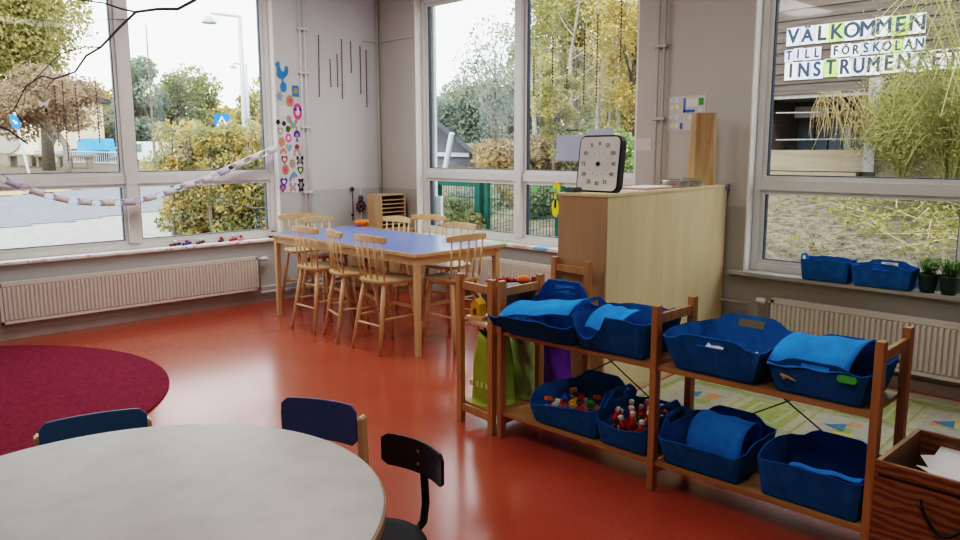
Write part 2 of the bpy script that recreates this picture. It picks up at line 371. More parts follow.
# ------------------------------------------------------------------ radiators
def radiator(label, axis, u0, u1, z0, z1, d=.105, valve=1):
    """local: x along the wall, y away from the wall into room"""
    Lg = abs(u1-u0)
    if axis == 'x': t = thing('radiator', label, 'radiator', (u0, YL, 0), 0); sgn = -1
    else: t = thing('radiator', label, 'radiator', (XR, u1, 0), -PI/2); sgn = -1
    f0, f1 = -d, -d+.018
    m = MB(); m.box((0, f1, z0), (Lg, -.045, z1-.012)); m.build('radiator_body', RADI, t, bevel=.004)
    fr = MB(); n = int(Lg/.0335)
    fr.box((0, f0+.006, z0), (Lg, f1, z0+.022)); fr.box((0, f0+.006, z1-.034), (Lg, f1, z1-.012)); fr.box((0, f0+.006, z0), (.02, f1, z1-.012)); fr.box((Lg-.02, f0+.006, z0), (Lg, f1, z1-.012))
    pit = (Lg-.04)/n
    for k in range(n):
        x = .02+pit*(k+.5)
        a, b_ = x-pit*.30, x+pit*.30
        za, zb = z0+.03, z1-.042
        fr.add([(a-.004, f1, za-.006), (b_+.004, f1, za-.006), (b_+.004, f1, zb+.006), (a-.004, f1, zb+.006), (a+.003, f0, za+.006), (b_-.003, f0, za+.006), (b_-.003, f0, zb-.006), (a+.003, f0, zb-.006)],
               [(4,5,6,7),(0,1,5,4),(1,2,6,5),(2,3,7,6),(3,0,4,7)])
    fr.build('ribbed_panel', RADI, t)
    g = MB(); g.box((0, f0+.01, z1-.012), (Lg, -.04, z1)); g.build('top_grille', RADI, t, bevel=.003)
    if valve:
        vx = Lg if valve > 0 else 0; sg = valve
        k = MB(); k.tube([(vx, -.07, z1-.035), (vx+sg*.05, -.07, z1-.035)], .012, 8); k.tube([(vx+sg*.03, -.07, z1-.035), (vx+sg*.03, -.07, z0-.05)], .007, 8)
        k.tube([(vx, -.07, z0+.02), (vx+sg*.045, -.07, z0+.02)], .010, 8)
        v = k.build('valve', STEEL, t, smooth=False)
        k = MB(); k.tube([(vx+sg*.05, -.07, z1-.035), (vx+sg*.075, -.07, z1-.035), (vx+sg*.12, -.07, z1-.035)], [.019, .024, .021], 12); k.build('thermostat_knob', WHITEP, v, smooth=False)
    return t
ra0 = ony(2, 323, YL-.10).x; ra1 = ony(257.5, 256, YL-.10).x
radiator('long white ribbed radiator under the left window', 'x', ra0, ra1, .15, .495)
rc1 = onx(771, 301, XR-.10).y
radiator('white radiator under the right window behind the blue baskets', 'y', rc1-2.3, rc1, .13, .495, valve=-1)
rb1 = 6.1
radiator('white radiator under the middle window behind the blue table', 'y', 4.05, rb1, .15, .505, valve=0)
m = MB()
for z in (.11, .165): m.tube([(ra1+.03, YL-.05, z), (XR-.06, YL-.05, z)], .011, 8)
tag(m.build('heating_pipe', WHITEP, smooth=True), 'two low horizontal pipes along the left wall behind the chairs', 'pipe')
m = MB(); m.tube([(XR-.05, rc1+.2, .60-.18), (XR-.05, B0-.1, .42)], .011, 8); tag(m.build('heating_pipe', WALL_SHADED, smooth=True), 'short horizontal pipe on the right wall beside the cabinet', 'pipe')

# ================================================================== RUGS
m = MB(); m.lathe([(1.555, 0.001), (1.575, .004), (1.578, .010), (1.57, .014)], (.508, 5.665, 0), 96)
tag(m.build('round_rug', MAROON), 'large round maroon pile rug on the red floor', 'rug')
# play rug (town map) behind the shelf
t = thing('play_rug', 'green and cream children play rug with town map print', 'rug', (3.30, 2.70, 0), math.radians(3.2))
rx0, rx1, ry0, ry1 = 3.30, 5.215, .2, 2.70
RUGM = Matrix.Translation((-3.30, -2.70, 0))
PRUG = mat('rug_cream', (.38, .355, .24), .95, .1, 30); PRG = mat('rug_green', (.27, .31, .10), .95, .15, 30); PRGREY = mat('rug_grey', (.34, .325, .27), .95, .1, 20)
PRB = mat('rug_blue', (.05, .17, .30), .95); PRO = mat('rug_orange', (.50, .24, .09), .95); PRY = mat('rug_yellow', (.50, .42, .12), .95)
m = MB(); m.M = RUGM; m.box((rx0, ry0, .001), (rx1, ry1, .008)); base = m.build('rug_field', PRUG, t)
m = MB(); m.M = RUGM; z = .0095
def flat(x0, y0, x1, y1, mi, zz=z): m.cur = mi; m.add([(x0,y0,zz),(x1,y0,zz),(x1,y1,zz),(x0,y1,zz)], [(0,1,2,3)])
for (x0, x1) in ((3.36, 3.40), (5.02, 5.07)): flat(x0, ry0+.05, x1, ry1-.05, 0)
for y in (ry0+.06, ry1-.09): flat(3.36, y, 5.07, y+.035, 0)
ys = [2.55, 2.12, 1.68, 1.24, .80, .36]; rnd = random.Random(3)
for j in range(5):
    for i in range(3):
        x0 = 3.47+i*.52; y1 = ys[j]-.05; y0 = ys[j+1]+.07
        if (i+j) % 2 == 0:
            flat(x0, y0, x0+.44, y1, 0, .0095); flat(x0+.05, y0+.05, x0+.39, y1-.05, 5, .0100); flat(x0+.07, y0+.07, x0+.37, y1-.07, 0, .0105)
        else:
            flat(x0, y0, x0+.44, y1, 1, .0095)
            for q in range(6):
                a = x0+.04+rnd.random()*.3; bq = y0+.04+rnd.random()*(y1-y0-.16)
                flat(a, bq, a+.05+rnd.random()*.07, bq+.05+rnd.random()*.06, rnd.choice([0, 5, 3, 4]), .0100+.0003*q)
            hx, hy = x0+.14+rnd.random()*.1, y0+.16
            m.cur = 2; m.add([(hx, hy, .013), (hx+.13, hy+.02, .013), (hx+.05, hy+.12, .013)], [(0, 1, 2)])
    flat(3.46, ys[j+1]-.0, 5.0, ys[j+1]+.012, 0, .0098)
for i in range(4):
    x = 3.445+i*.52; flat(x-.03, ry0+.1, x-.02, ry1-.1, 0, .0099); flat(x+.008, ry0+.1, x+.018, ry1-.1, 0, .0099)
m.build('town_print', [PRG, PRGREY, PRB, PRO, PRY, PRUG], t)

# ================================================================== BLUE TABLE
TX0, TX1, TY0, TY1, TZ = 3.565, 4.50, 4.375, 6.54, .795
t = thing('activity_table', 'long rectangular table with blue laminate top and beech frame', 'table', (0, 0, 0))
m = MB(); m.box((TX0+.004, TY0+.004, TZ-.022), (TX1-.004, TY1-.004, TZ)); m.build('tabletop', BLUETOP, t)
m = MB(); e = .014
m.box((TX0-e, TY0-e, TZ-.026), (TX0+.004, TY1+e, TZ-.001)); m.box((TX1-.004, TY0-e, TZ-.026), (TX1+e, TY1+e, TZ-.001)); m.box((TX0+.004, TY0-e, TZ-.026), (TX1-.004, TY0+.004, TZ-.001)); m.box((TX0+.004, TY1-.004, TZ-.026), (TX1-.004, TY1+e, TZ-.001))
m.build('edge_band', BEECH, t)
m = MB()
for (a, b_) in (((TX0+.03, TY0+.03), (TX0+.05, TY1-.03)), ((TX1-.05, TY0+.03), (TX1-.03, TY1-.03)), ((TX0+.05, TY0+.03), (TX1-.05, TY0+.05)), ((TX0+.05, TY1-.05), (TX1-.05, TY1-.03))):
    m.box((*a, TZ-.095), (*b_, TZ-.0265))
m.build('apron', BEECHX, t)
for x in (TX0+.03, TX1-.03):
    for y in (TY0+.03, TY1-.03):
        sx = 1 if x < 4 else -1; sy = 1 if y < 5 else -1
        m = MB(); m.add([(x-sx*.004, y-sy*.004, 0), (x+sx*.031, y-sy*.004, 0), (x+sx*.031, y+sy*.031, 0), (x-sx*.004, y+sy*.031, 0), (x-sx*.004, y-sy*.004, TZ-.027), (x+sx*.042, y-sy*.004, TZ-.027), (x+sx*.042, y+sy*.042, TZ-.027), (x-sx*.004, y+sy*.042, TZ-.027)],
                        [(3,2,1,0),(4,5,6,7),(0,1,5,4),(1,2,6,5),(2,3,7,6),(3,0,4,7)])
        m.build('leg', BEECH, t)

# ------------------------------------------------------------------ spindle-back high chairs (front = +x)
def make_spindle_chair():
    t = thing('spindle_chair', '', 'chair')
    SZ = .57
    pr = []
    for k in range(32):
        a = 2*PI*k/32; c, s_ = math.cos(a), math.sin(a)
        x = .19*abs(c)**.62*(1 if c > 0 else -1); y = .205*abs(s_)**.62*(1 if s_ > 0 else -1)
        if x < 0: y *= 1-.10*(-x/.19)
        pr.append((x, y))
    m = MB(); m.prism([(x*.96, y*.96) for x, y in pr], .012, Matrix.Translation((0, 0, SZ-.028))); m.prism(pr, .016, Matrix.Translation((0, 0, SZ-.016)))
    m.build('seat', BEECH, t, bevel=.003)
    foot = {}
    for sx in (-1, 1):
        for sy in (-1, 1):
            top = Vector((sx*.125, sy*.125, SZ-.026)); bot = Vector((.185 if sx > 0 else -.215, sy*.182, 0)); foot[(sx, sy)] = (top, bot)
            m = MB(); m.tube([top, top.lerp(bot, .35), bot], [.0165, .019, .0135], 10); m.build('leg', BEECH, t, smooth=True)
    at = lambda k, z: foot[k][0].lerp(foot[k][1], 1-z/(SZ-.026))
    for sy in (-1, 1):
        m = MB(); m.tube([at((1, sy), .27), at((-1, sy), .27)], .0095, 8); m.build('stretcher', BEECH, t, smooth=True)
    m = MB(); a = at((1, -1), .33); b_ = at((1, 1), .33); m.bar(a, b_, .03, .018, (0, 0, 1)); m.build('footrest', BEECH, t, bevel=.003)
    m = MB(); m.tube([at((-1, -1), .22), at((-1, 1), .22)], .0095, 8); m.build('stretcher', BEECH, t, smooth=True)
    def railx(y): return -.188+.030*(y/.205)**2
    m = MB(); vs = []; n = 10
    for k in range(n+1):
        y = -.205+.41*k/n; x = railx(y); zt = .918-.012*(y/.205)**2
        vs += [(x-.011, y, .862), (x+.011, y, .862), (x+.011, y, zt), (x-.011, y, zt)]
    fs = [(0,1,2,3), (4*n+3, 4*n+2, 4*n+1, 4*n)]
    for k in range(n):
        for j in range(4): fs.append((4*k+j, 4*k+4+j, 4*k+4+(j+1) % 4, 4*k+(j+1) % 4))
    m.add(vs, fs); m.build('top_rail', BEECHX, t, bevel=.004)
    for k in range(5):
        y = (-2+k)*.082; m = MB(); m.tube([(-.150+.012*(abs(k-2)/2)**2, y*.92, SZ-.006), (railx(y)-.000, y, .868)], [.0085, .0075], 8); m.build('spindle', BEECH, t, smooth=True)
    return t
CH = [((3.625, 5.745), 0, 'beech spindle chair on the near long side of blue table, closest to the left window'),
      ((3.64, 5.29), -.28, 'beech spindle chair in the middle of the near long side, turned slightly'),
      ((3.615, 4.80), 0, 'beech spindle chair on the near long side, at the corner with a table leg'),
      ((4.03, 4.48), PI/2, 'beech spindle chair at the near short end, behind the wooden shelf post'),
      ((4.45, 5.02), PI+.12, 'beech spindle chair on the window side of table, nearest the wooden cabinet'),
      ((4.84, 5.86), PI+.32, 'beech spindle chair pulled back beneath the middle window, left of its mullion'),
      ((4.45, 5.93), PI+.05, 'beech spindle chair on the window side right in front of the letter tray'),
      ((4.07, 6.36), -PI/2+.06, 'beech spindle chair pushed in at the far short end of table'),
      ((4.12, 6.84), -PI/2-.1, 'beech spindle chair standing against the wall below the stickers, behind another chair')]
c0 = make_spindle_chair()
for i, (xy, rz, lb) in enumerate(CH):
    if i == 0: c0.location = (*xy, 0); c0.rotation_euler.z = rz; c0['label'] = lb
    else: dup(c0, (*xy, 0), rz, lb)

# ================================================================== CORNER: letter tray, side cabinet, orange bowl, flowers
t = thing('side_cabinet', 'low wooden cabinet in the corner carrying the letter tray', 'cabinet', (4.96, 6.62, 0))
m = MB(); m.box((0, 0, 0), (.40, .56, .685)); m.build('carcass', PLYEND, t, bevel=.003)
m = MB(); m.box((-.01, -.01, .6855), (.405, .565, .71)); m.build('cabinet_top', TRAYW, t, bevel=.003)
for y0 in (.01, .285):
    m = MB(); m.box((-.018, y0, .03), (-.001, y0+.265, .67)); d = m.build('door', PLYEND, t, bevel=.002)
    m = MB(); m.ball((-.026, y0+(.24 if y0 < .1 else .025), .4), .011); m.build('knob', BEECH, d)
t = thing('letter_tray', 'small wooden letter tray with open pigeonhole slots in the corner', 'letter tray', (4.98, 6.68, .711))
tw, td, th = .33, .26, .36
# open front faces -y ; side panel faces -x
m = MB(); m.box((0, .004, 0), (.012, td, th)); m.build('side_panel', TRAYW, t)
m = MB(); m.box((tw-.012, .004, 0), (tw, td, th)); m.build('side_panel', TRAYW, t)
m = MB(); m.box((.012, td-.008, 0), (tw-.012, td, th)); m.build('back_panel', TRAYW, t)
m = MB(); m.box((0, 0, th), (tw, td, th+.012)); m.build('top_panel', TRAYW, t)
for k in range(8):
    m = MB(); m.box((.0125, .006, k*.044+.001), (tw-.0125, td-.009, k*.044+.007)); m.build('tray_shelf', BEECH, t)
m = MB(); c = onz(365, 224.5, TZ); m.lathe([(.035, 0), (.062, .012), (.075, .04), (.066, .062), (.058, .060), (.064, .04), (.03, .012)], (4.545, 6.435, TZ), 24)
tag(m.build('bowl', ORG, smooth=True), 'small round orange bowl on the far end of blue table', 'bowl')
def wallflower(u, v0, v1, label, cs, blooms):
    p0 = ony(u, v1, YL-.03); p1 = ony(u, v0, YL-.03); t = thing('craft_flower', label, 'wall craft', p0)
    h = p1.z-p0.z
    m = MB(); m.tube([(0, 0, 0), (.006, 0, h*.5), (0, 0, h)], .006, 6); m.build('stem', cs, t)
    for (fz, r_) in blooms:
        m = MB()
        for k in range(9):
            a = 2*PI*k/9; m.ball((r_*math.cos(a), 0, h*fz+r_*math.sin(a)), (r_*.35, .012, r_*.35), 8, 5)
        m.ball((0, -.005, h*fz), (r_*.5, .014, r_*.5), 8, 5); m.build('bloom', MARBEAD, t)
wallflower(353, 187, 220, 'slim dark beaded strip with dried bloom on wall left of letter tray', MARBEAD, ((.93, .022), (.15, .014)))
wallflower(361.5, 188, 224, 'dried red flower head hanging on wall beside letter tray', WHITEP, ((.50, .052), (.72, .025)))

# ================================================================== BEADED STRINGS
def bead_string(p, q, label, group, thread=False):
    p, q = Vector(p), Vector(q); m = MB(); n = max(6, int((p-q).length/.028))
    m.tube([p, q], .0025, 5)
    for k in range(n+1): m.ball(p.lerp(q, k/n), (.0075, .0075, .010), 6, 4)
    o = m.build('bead_string', MARBEAD)
    if thread: h = MB(); h.tube([q, (q.x, q.y, ZT-.014)], .0009, 4); h.build('hanging_thread', WHITE, o)
    return tag(o, label, 'bead string', group)
order = ['first', 'second', 'third', 'fourth', 'fifth', 'sixth', 'seventh']
for k, p in enumerate([(318.5, 36, 96), (330, 60, 86), (337, 55, 86), (341.5, 40, 98), (350.5, 42, 72), (360, 47, 93), (366, 51, 106)]):
    q = ony(p[0]+1, p[2], YL-.0085); r_ = ony(p[0], p[1], YL-.0085)
    bead_string(q, r_, 'dark red bead string hung on the corner wall, %s from the left' % order[k], 'bead strings on the corner wall')
for k, p in enumerate([(523, 50, 98), (534, 57, 95), (553, 35, 84), (567, 70, 88), (585, 24, 103), (598, 15, 102), (622, -6, 60)]):
    r_ = onx(p[0], p[1], XR+.05); q = onx(p[0], p[2], XR+.05); q.y = r_.y
    if k == 0: continue
    bead_string(q, r_, 'dark bead string hanging inside the middle window, %s from the left' % order[k-1], 'bead strings in the middle window', True)
for k, p in enumerate([(54, 86, 145), (62, 81, 160), (75, 85, 140), (95, 78, 142)]):
    r_ = ony(p[0], p[1], YL+.04); q = ony(p[0], p[2], YL+.04); q.x = r_.x
    bead_string(q, r_, 'dark bead string hanging inside the left window, %s from the left' % order[k], 'bead strings in the left window', True)
# twig hanging in the left window
t = thing('hanging_branch', 'bare dark branch hung across the top of the left window', 'branch', (0, 0, 0))
def L2(u, v): return ony(u, v, YL-.10)
def twig(pts, r0, r1, name='twig'):
    n = len(pts); m = MB(); m.tube([L2(*p) for p in pts], [r0+(r1-r0)*k/(n-1) for k in range(n)], 7); return m.build(name, TWIG, t, smooth=True)
twig([(205, -14), (195, 0), (178, 9), (158, 9), (136, 12), (120, 27), (101, 47), (86, 56), (75, 72), (54, 79), (42, 76), (26, 86), (14, 110)], .016, .004, 'main_stem')
twig([(136, 12), (122, 9), (104, 3), (80, 0), (66, -6)], .009, .004)
twig([(101, 47), (84, 47), (60, 54), (42, 51), (20, 61)], .006, .002)
twig([(60, 54), (44, 70), (28, 86), (10, 101)], .005, .002)
twig([(54, 79), (44, 92), (30, 91)], .004, .002)
twig([(26, 86), (24, 103), (18, 122)], .003, .0015)
twig([(136, 20), (110, 19), (84, 23)], .003, .0015)
twig([(-6, 124), (10, 131), (28, 144)], .010, .007)
# white paper bird ornament
p = L2(44, 103); t = thing('paper_bird', 'small white paper bird hanging from the branch', 'ornament', p)
m = MB(); m.prism([(-.05, .03), (0, 0), (.05, .04), (.02, -.03), (0, -.015), (-.03, -.035)], .003, Matrix(((1,0,0,0),(0,0,-1,0),(0,1,0,0),(0,0,0,1)))); m.build('wings', WHITE, t)
m = MB(); m.ball((.01, 0, -.055), (.012, .012, .02)); m.build('body', BLACK, t)
m = MB(); m.tube([(0, 0, .0), (.0, 0, .13)], .001, 4); m.build('thread', WHITE, t)

# ------------------------------------------------------------------ paper chain garland
t = thing('paper_chain', 'paper chain of lilac and white loops sagging across the left window', 'garland', (0, 0, 0))
px = [(-60, 150), (-30, 166), (0, 178), (30, 190), (50, 196), (72, 201), (100, 203), (130, 202), (160, 195), (185, 186), (205, 180), (228, 169), (250, 159), (274, 149)]
P = [ony(u, v, YL-.07) for u, v in px]
pts = []
for a, b_ in zip(P, P[1:]):
    for k in range(20): pts.append(a.lerp(b_, k/20))
acc = 0; last = pts[0]; stations = []; step = .088
for q, w in zip(pts, pts[1:]):
    acc += (w-q).length
    if acc >= step: stations.append((w, (w-q).normalized())); acc = 0
for k, (c, d) in enumerate(stations):
    ax = Vector((0, 1, 0)) if k % 2 == 0 else d.cross(Vector((0, 1, 0)))
    up = d.cross(ax).normalized(); ax.normalize(); m = MB(); n = 18; a_, b_ = .060, .046; w = .028
    vs = []
    for i in range(n):
        s = 2*PI*i/n; q = c+d*math.cos(s)*a_+up*math.sin(s)*b_*(.75 if k % 2 else .6); vs += [q-ax*w, q+ax*w]
    m.add(vs, [(2*i, 2*i+1, (2*i+3) % (2*n), (2*i+2) % (2*n)) for i in range(n)])
    m.build('paper_loop', [LILAC, WHITE, LILACP][(k % 2) if k % 5 else 2], t, solid=.0012, smooth=True)

# ================================================================== STICKER POSTER
def poly_heart(r): return [(r*(16*math.sin(t_)**3)/17, r*(13*math.cos(t_)-5*math.cos(2*t_)-2*math.cos(3*t_)-math.cos(4*t_))/17) for t_ in [2*PI*k/28 for k in range(28)]]
def poly_star(r, n=8, q=.65): return [(r*(1 if k % 2 == 0 else q)*math.cos(PI*k/n), r*(1 if k % 2 == 0 else q)*math.sin(PI*k/n)) for k in range(2*n)]
def poly_circ(r, sx=1, n=22): return [(r*sx*math.cos(2*PI*k/n), r*math.sin(2*PI*k/n)) for k in range(n)]
ROOST = [(-.40,-.10),(-.36,.25),(-.50,.45),(-.34,.50),(-.28,.60),(-.16,.52),(-.14,.30),(-.02,.12),(.16,.10),(.26,.36),(.44,.38),(.50,.20),(.44,-.02),(.26,-.16),(.10,-.24),(.06,-.55),(.14,-.62),(-.10,-.62),(-.02,-.52),(-.04,-.26),(-.22,-.24)]
DOLPH = [(-.5,-.35),(-.42,-.05),(-.2,.22),(0,.30),(.06,.48),(.18,.30),(.38,.16),(.52,.0),(.34,-.02),(.14,-.04),(.08,-.2),(0,-.06),(-.2,-.10),(-.34,-.32),(-.38,-.48),(-.44,-.36)]
BEAR = [(-.3,-.5),(-.08,-.5),(0,-.38),(.08,-.5),(.3,-.5),(.24,-.15),(.42,-.05),(.38,.12),(.22,.08),(.26,.3),(.34,.44),(.2,.5),(.1,.44),(-.1,.44),(-.2,.5),(-.34,.44),(-.26,.3),(-.22,.08),(-.38,.12),(-.42,-.05),(-.24,-.15)]
BUTT = [(0,-.3),(.1,-.1),(.35,-.4),(.45,-.15),(.25,.0),(.5,.2),(.45,.45),(.2,.4),(0,.1),(-.2,.4),(-.45,.45),(-.5,.2),(-.25,0),(-.45,-.15),(-.35,-.4),(-.1,-.1)]
MUSH = [(-.12,-.5),(.12,-.5),(.1,-.1),(.45,-.05),(.4,.3),(.15,.5),(-.15,.5),(-.4,.3),(-.45,-.05),(-.1,-.1)]
RAINB = [(-.5,-.25),(-.46,.05),(-.3,.28),(0,.38),(.3,.28),(.46,.05),(.5,-.25),(.25,-.25),(.18,-.05),(0,.04),(-.18,-.05),(-.25,-.25)]
LEAFM = mat('dark_green', (.05, .12, .04), .6); GREYM = mat('grey_sticker', (.35, .33, .34), .6); PURP = mat('purple_sticker', (.30, .03, .45), .5); SALM = mat('salmon', (.70, .25, .20), .5); STB = mat('sticker_blue', (.03, .22, .55), .5); STN = mat('sticker_indigo', (.03, .04, .35), .5); GOLD = mat('gold_sticker', (.50, .28, .08), .5); SAGE = mat('sage', (.30, .42, .26), .6); DKRED = mat('dark_red', (.35, .04, .05), .5)
sz = lambda pts, k: [(x*k, y*k) for x, y in pts]
pa = ony(275, 63, YL); pb = ony(304, 192, YL)
t = thing('sticker_poster', 'tall narrow white poster covered with colourful stickers by left window', 'poster', (0, 0, 0))
m = MB(); m.cbox(((pa.x+pb.x)/2+.03, YL-.002, (ony(285, 106, YL).z+pb.z)/2), (.30, .003, ony(285, 106, YL).z-pb.z)); m.build('backing_sheet', mat('poster_white', (.70, .68, .68), .6), t)
S = [(282, 73.5, ROOST, .21, STB), (283.5, 87, poly_circ(.5), .105, STB), (295.5, 91, [(-.5,-.5),(.5,-.5),(.5,.5),(-.5,.5)], .11, STB), (279.5, 96, poly_star(.5, 6, .5), .12, GREYM), (290, 101, poly_circ(.5), .12, GOLD), (297.5, 111.5, poly_circ(.5, .85), .17, PINK),
     (289, 119, poly_star(.5, 8, .75), .09, GREYM), (278, 122, poly_circ(.5, 1.3), .05, BLACK), (284, 123.5, poly_circ(.5, 1.3), .05, BLACK), (293.5, 125, BUTT, .14, GOLD), (288, 129, poly_circ(.5), .07, LEAFM), (280.5, 131, poly_heart(.5), .10, GREYM), (297, 136, MUSH, .12, STN), (288.5, 138, poly_star(.5, 9, .7), .11, PINK), (282, 142, poly_star(.5, 9, .72), .12, SALM),
     (289, 147.5, poly_heart(.5), .10, SAGE), (297, 147, poly_circ(.5, 1.2), .06, DKRED), (297, 153, RAINB, .12, GREYM), (283.5, 151.5, RAINB, .10, SALM), (284.5, 159.5, poly_heart(.5), .11, DKRED), (300, 161, BUTT, .12, BLACK), (292.5, 163.5, poly_star(.5, 8, .6), .12, GOLD), (285.5, 169.5, poly_star(.5, 14, .88), .12, GOLD), (300.5, 170, poly_heart(.5), .11, LEAFM), (293.5, 176.5, DOLPH, .14, mat('sky_sticker', (.02, .30, .70), .5)), (284, 182, poly_heart(.5), .12, STN), (283, 188, poly_heart(.5), .11, PURP), (293, 187.5, BUTT, .12, SALM), (301, 185, BEAR, .14, BLACK)]
for k, (u, v, pl, s, mm) in enumerate(S):
    c = ony(u, v, YL-.0055); m = MB(); pl = [(x*.72, y) for x, y in pl]; m.prism(sz(pl, s), .002, LW(c.x, c.z, YL-.0042-.0001*(k % 5))); o = m.build('sticker', mm, t)
    q = MB()
    if k in (0, 1): continue
    if s > .09:
        n = MB(); n.prism(sz(pl, s*.5), .001, LW(c.x, c.z, YL-.0068)); n.build('sticker_centre', [SALM, WHITE, GOLD, SKYB, PINK, CREAMP][k % 6] if mm is not BLACK else GREYM, o)
c = ony(297.5, 109.5, YL); m = MB()
for sx in (-.03, .03): m.prism(poly_circ(.018), .001, LW(c.x+sx, c.z, YL-.0085))
m.build('sticker_eyes', STN, t)

# ================================================================== SILL OBJECTS (left window)
m = MB(); n = 46; x0, x1 = A0+.0, A1-.02; grid = []
for i in range(n+1):
    x = x0+(x1-x0)*i/n; w = .003*math.sin(i*1.9); grid.append([(x, YL+.035+w*3, ZS+.0015), (x, YL-.046, ZS+.002+abs(w)*.5), (x, YL-.056, ZS-.001), (x, YL-.057, ZS-.020+w)])
m.sheet(grid)
tag(m.build('sill_runner', ramp_mat('runner_print', [(0, (.80, .79, .77)), (.56, (.60, .30, .20)), (.60, (.80, .79, .77)), (.66, (.25, .30, .36)), (.685, (.82, .81, .80))], 9, .7, 2, (1.2, 2, 2), const=True), solid=.001), 'long white paper strip with orange and dark print along left sill edge', 'paper strip')
rn = random.Random(5); wh = ['first', 'second', 'third', 'fourth', 'fifth', 'sixth']
for k, (u, v, cm) in enumerate([(155, 240.5, MARBEAD), (166, 239.5, STN), (177, 238, MARBEAD), (195, 236, MARBEAD), (206, 235, RED), (217, 235, GREYM)]):
    p = onz(u, v, ZS+.012); p.y = min(max(p.y, YL-.02), YL+.055)
    t = thing('craft_figure', 'small dark beaded craft figure lying on left window sill, %s from the left' % wh[k], 'craft figure', (p.x, p.y, ZS+.003), rn.random())
    m = MB()
    for q in range(9): m.ball(((q-4)*.020, .012*math.sin(q*1.7), .014), (.014, .014, .0125), 8, 5)
    m.build('beads', cm, t)
    m = MB(); m.ball((.0, 0, .036 if k != 4 else .05), .016); m.build('head', RED if k % 2 else WHITEP, t)
p = onz(265, 233, ZS+.02)
t = thing('craft_figure', 'dark red craft bundle at right end of left sill beside the table corner', 'craft figure', (3.98, YL+.01, ZS+.003))
m = MB()
for q in range(14): m.ball((.05*math.cos(q*2.4)*(q/14), .03*math.sin(q*2.4), .016+.02*(q % 3)), .017, 8, 5)
m.build('beads', MARBEAD, t)
# coloured sheets on the middle sill
for k, (u, v, mm, nm) in enumerate([(489, 236.5, PALEP, 'pink'), (506, 241.5, PALEG, 'green'), (527, 244.5, SALMON, 'salmon'), (546, 247, SKYB, 'blue')]):
    y = onz(u, v, ZS).y; m = MB(); g = []
    for a in (-.085, .085): g.append([(XR+.04, y+a, ZS+.0015), (XR-.049, y+a, ZS+.0025), (XR-.056, y+a, ZS-.002), (XR-.057, y+a, ZS-.018)])
    m.sheet(g); tag(m.build('paper_sheet', mm, solid=.001), '%s sheet of paper folded over the edge of the middle sill' % nm, 'paper')
# ================================================================== things on the middle window
def wallsheet(name, u0, v0, u1, v1, plane, label, mm, cat='paper'):
    a, b_ = onx(u0, v0, plane), onx(u1, v1, plane); m = MB(); m.box((plane, b_.y, b_.z), (plane+.002, a.y, a.z)); return tag(m.build(name, mm), label, cat)
pg = XR+.08
PAPERB = leafmat('bluish_paper', [(.3, (.50, .52, .60)), (.6, (.54, .56, .64)), (.8, (.56, .58, .66))], 3)
wallsheet('window_note', 557, 135.5, 600, 161, pg, 'pale blue sheet taped to the middle window left of timer', PAPERB)
wallsheet('window_note', 588.5, 129, 613, 150, pg-.006, 'pale blue sheet taped to the middle window behind timer top', PAPERB)
wallsheet('pen_holder_strip', 566, 129.5, 578, 131, pg, 'short dark strip above the sheet on the middle window', BLACK, 'strip')
t = thing('window_figure', 'yellow rounded cut-out figure stuck low on the middle window', 'decoration', (0, 0, 0))
c1_ = onx(556.5, 188, pg-.004); c2_ = onx(555, 208, pg-.004)
m = MB(); m.prism(poly_circ(.055, .8), .002, RW(c1_.y, c1_.z, pg)); m.prism(poly_circ(.085, .5), .002, RW(c2_.y, c2_.z, pg)); m.prism([(-.012, 0), (.012, 0), (.012, .16), (-.012, .16)], .002, RW(c2_.y, c2_.z, pg)); m.build('body', mat('yellow_card', (.85, .70, .03), .6), t)
for u in (534, 553):
    c = onx(u, 190, pg-.008); m = MB(); m.prism([(-.04, -.018), (.04, -.018), (.04, .018), (-.04, .018)], .002, RW(c.y, c.z, pg-.004)); m.build('green_strip', PALEG, t)

# wall charts on the right wall
t = thing('picture_chart', 'white chart with small pictures and blue L on the right wall', 'chart', (0, 0, 0))
a = onx(668.5, 97, XR); b_ = onx(705, 130, XR); w = a.y-b_.y; h = a.z-b_.z
m = MB(); m.box((XR-.003, b_.y, b_.z), (XR-.0005, a.y, a.z)); m.build('chart_sheet', mat('chart_white', (.58, .54, .50), .6), t)
def cell(fu, fv, fw, fh, mm, nm='chart_picture'):
    q = MB(); q.box((XR-.0045, a.y-(fu+fw)*w, a.z-(fv+fh)*h), (XR-.003, a.y-fu*w, a.z-fv*h)); q.build(nm, mm, t)
cell(.42, .06, .05, .42, BLU); cell(.42, .40, .30, .08, BLU); cell(.82, .08, .12, .20, mat('chart_green', (.05, .30, .06), .6)); cell(.34, .78, .07, .18, BLU)
for i in range(4): cell(.52+.07*i, .08, .05, .24, WHITE)
for (fu, fv) in ((.05, .06), (.20, .06), (.05, .24), (.2, .24), (.05, .54), (.20, .54), (.08, .78), (.20, .78), (.8, .36), (.8, .52), (.56, .56), (.62, .74), (.8, .74)):
    cell(fu, fv, .10, .13, CREAMP if fv > .7 or fv == .24 else BLUEP)
wallsheet('wall_note', 636.5, 138.5, 650.5, 150.5, XR-.003, 'small white note on the right wall left of the pipes', mat('note', (.60, .56, .52), .6))

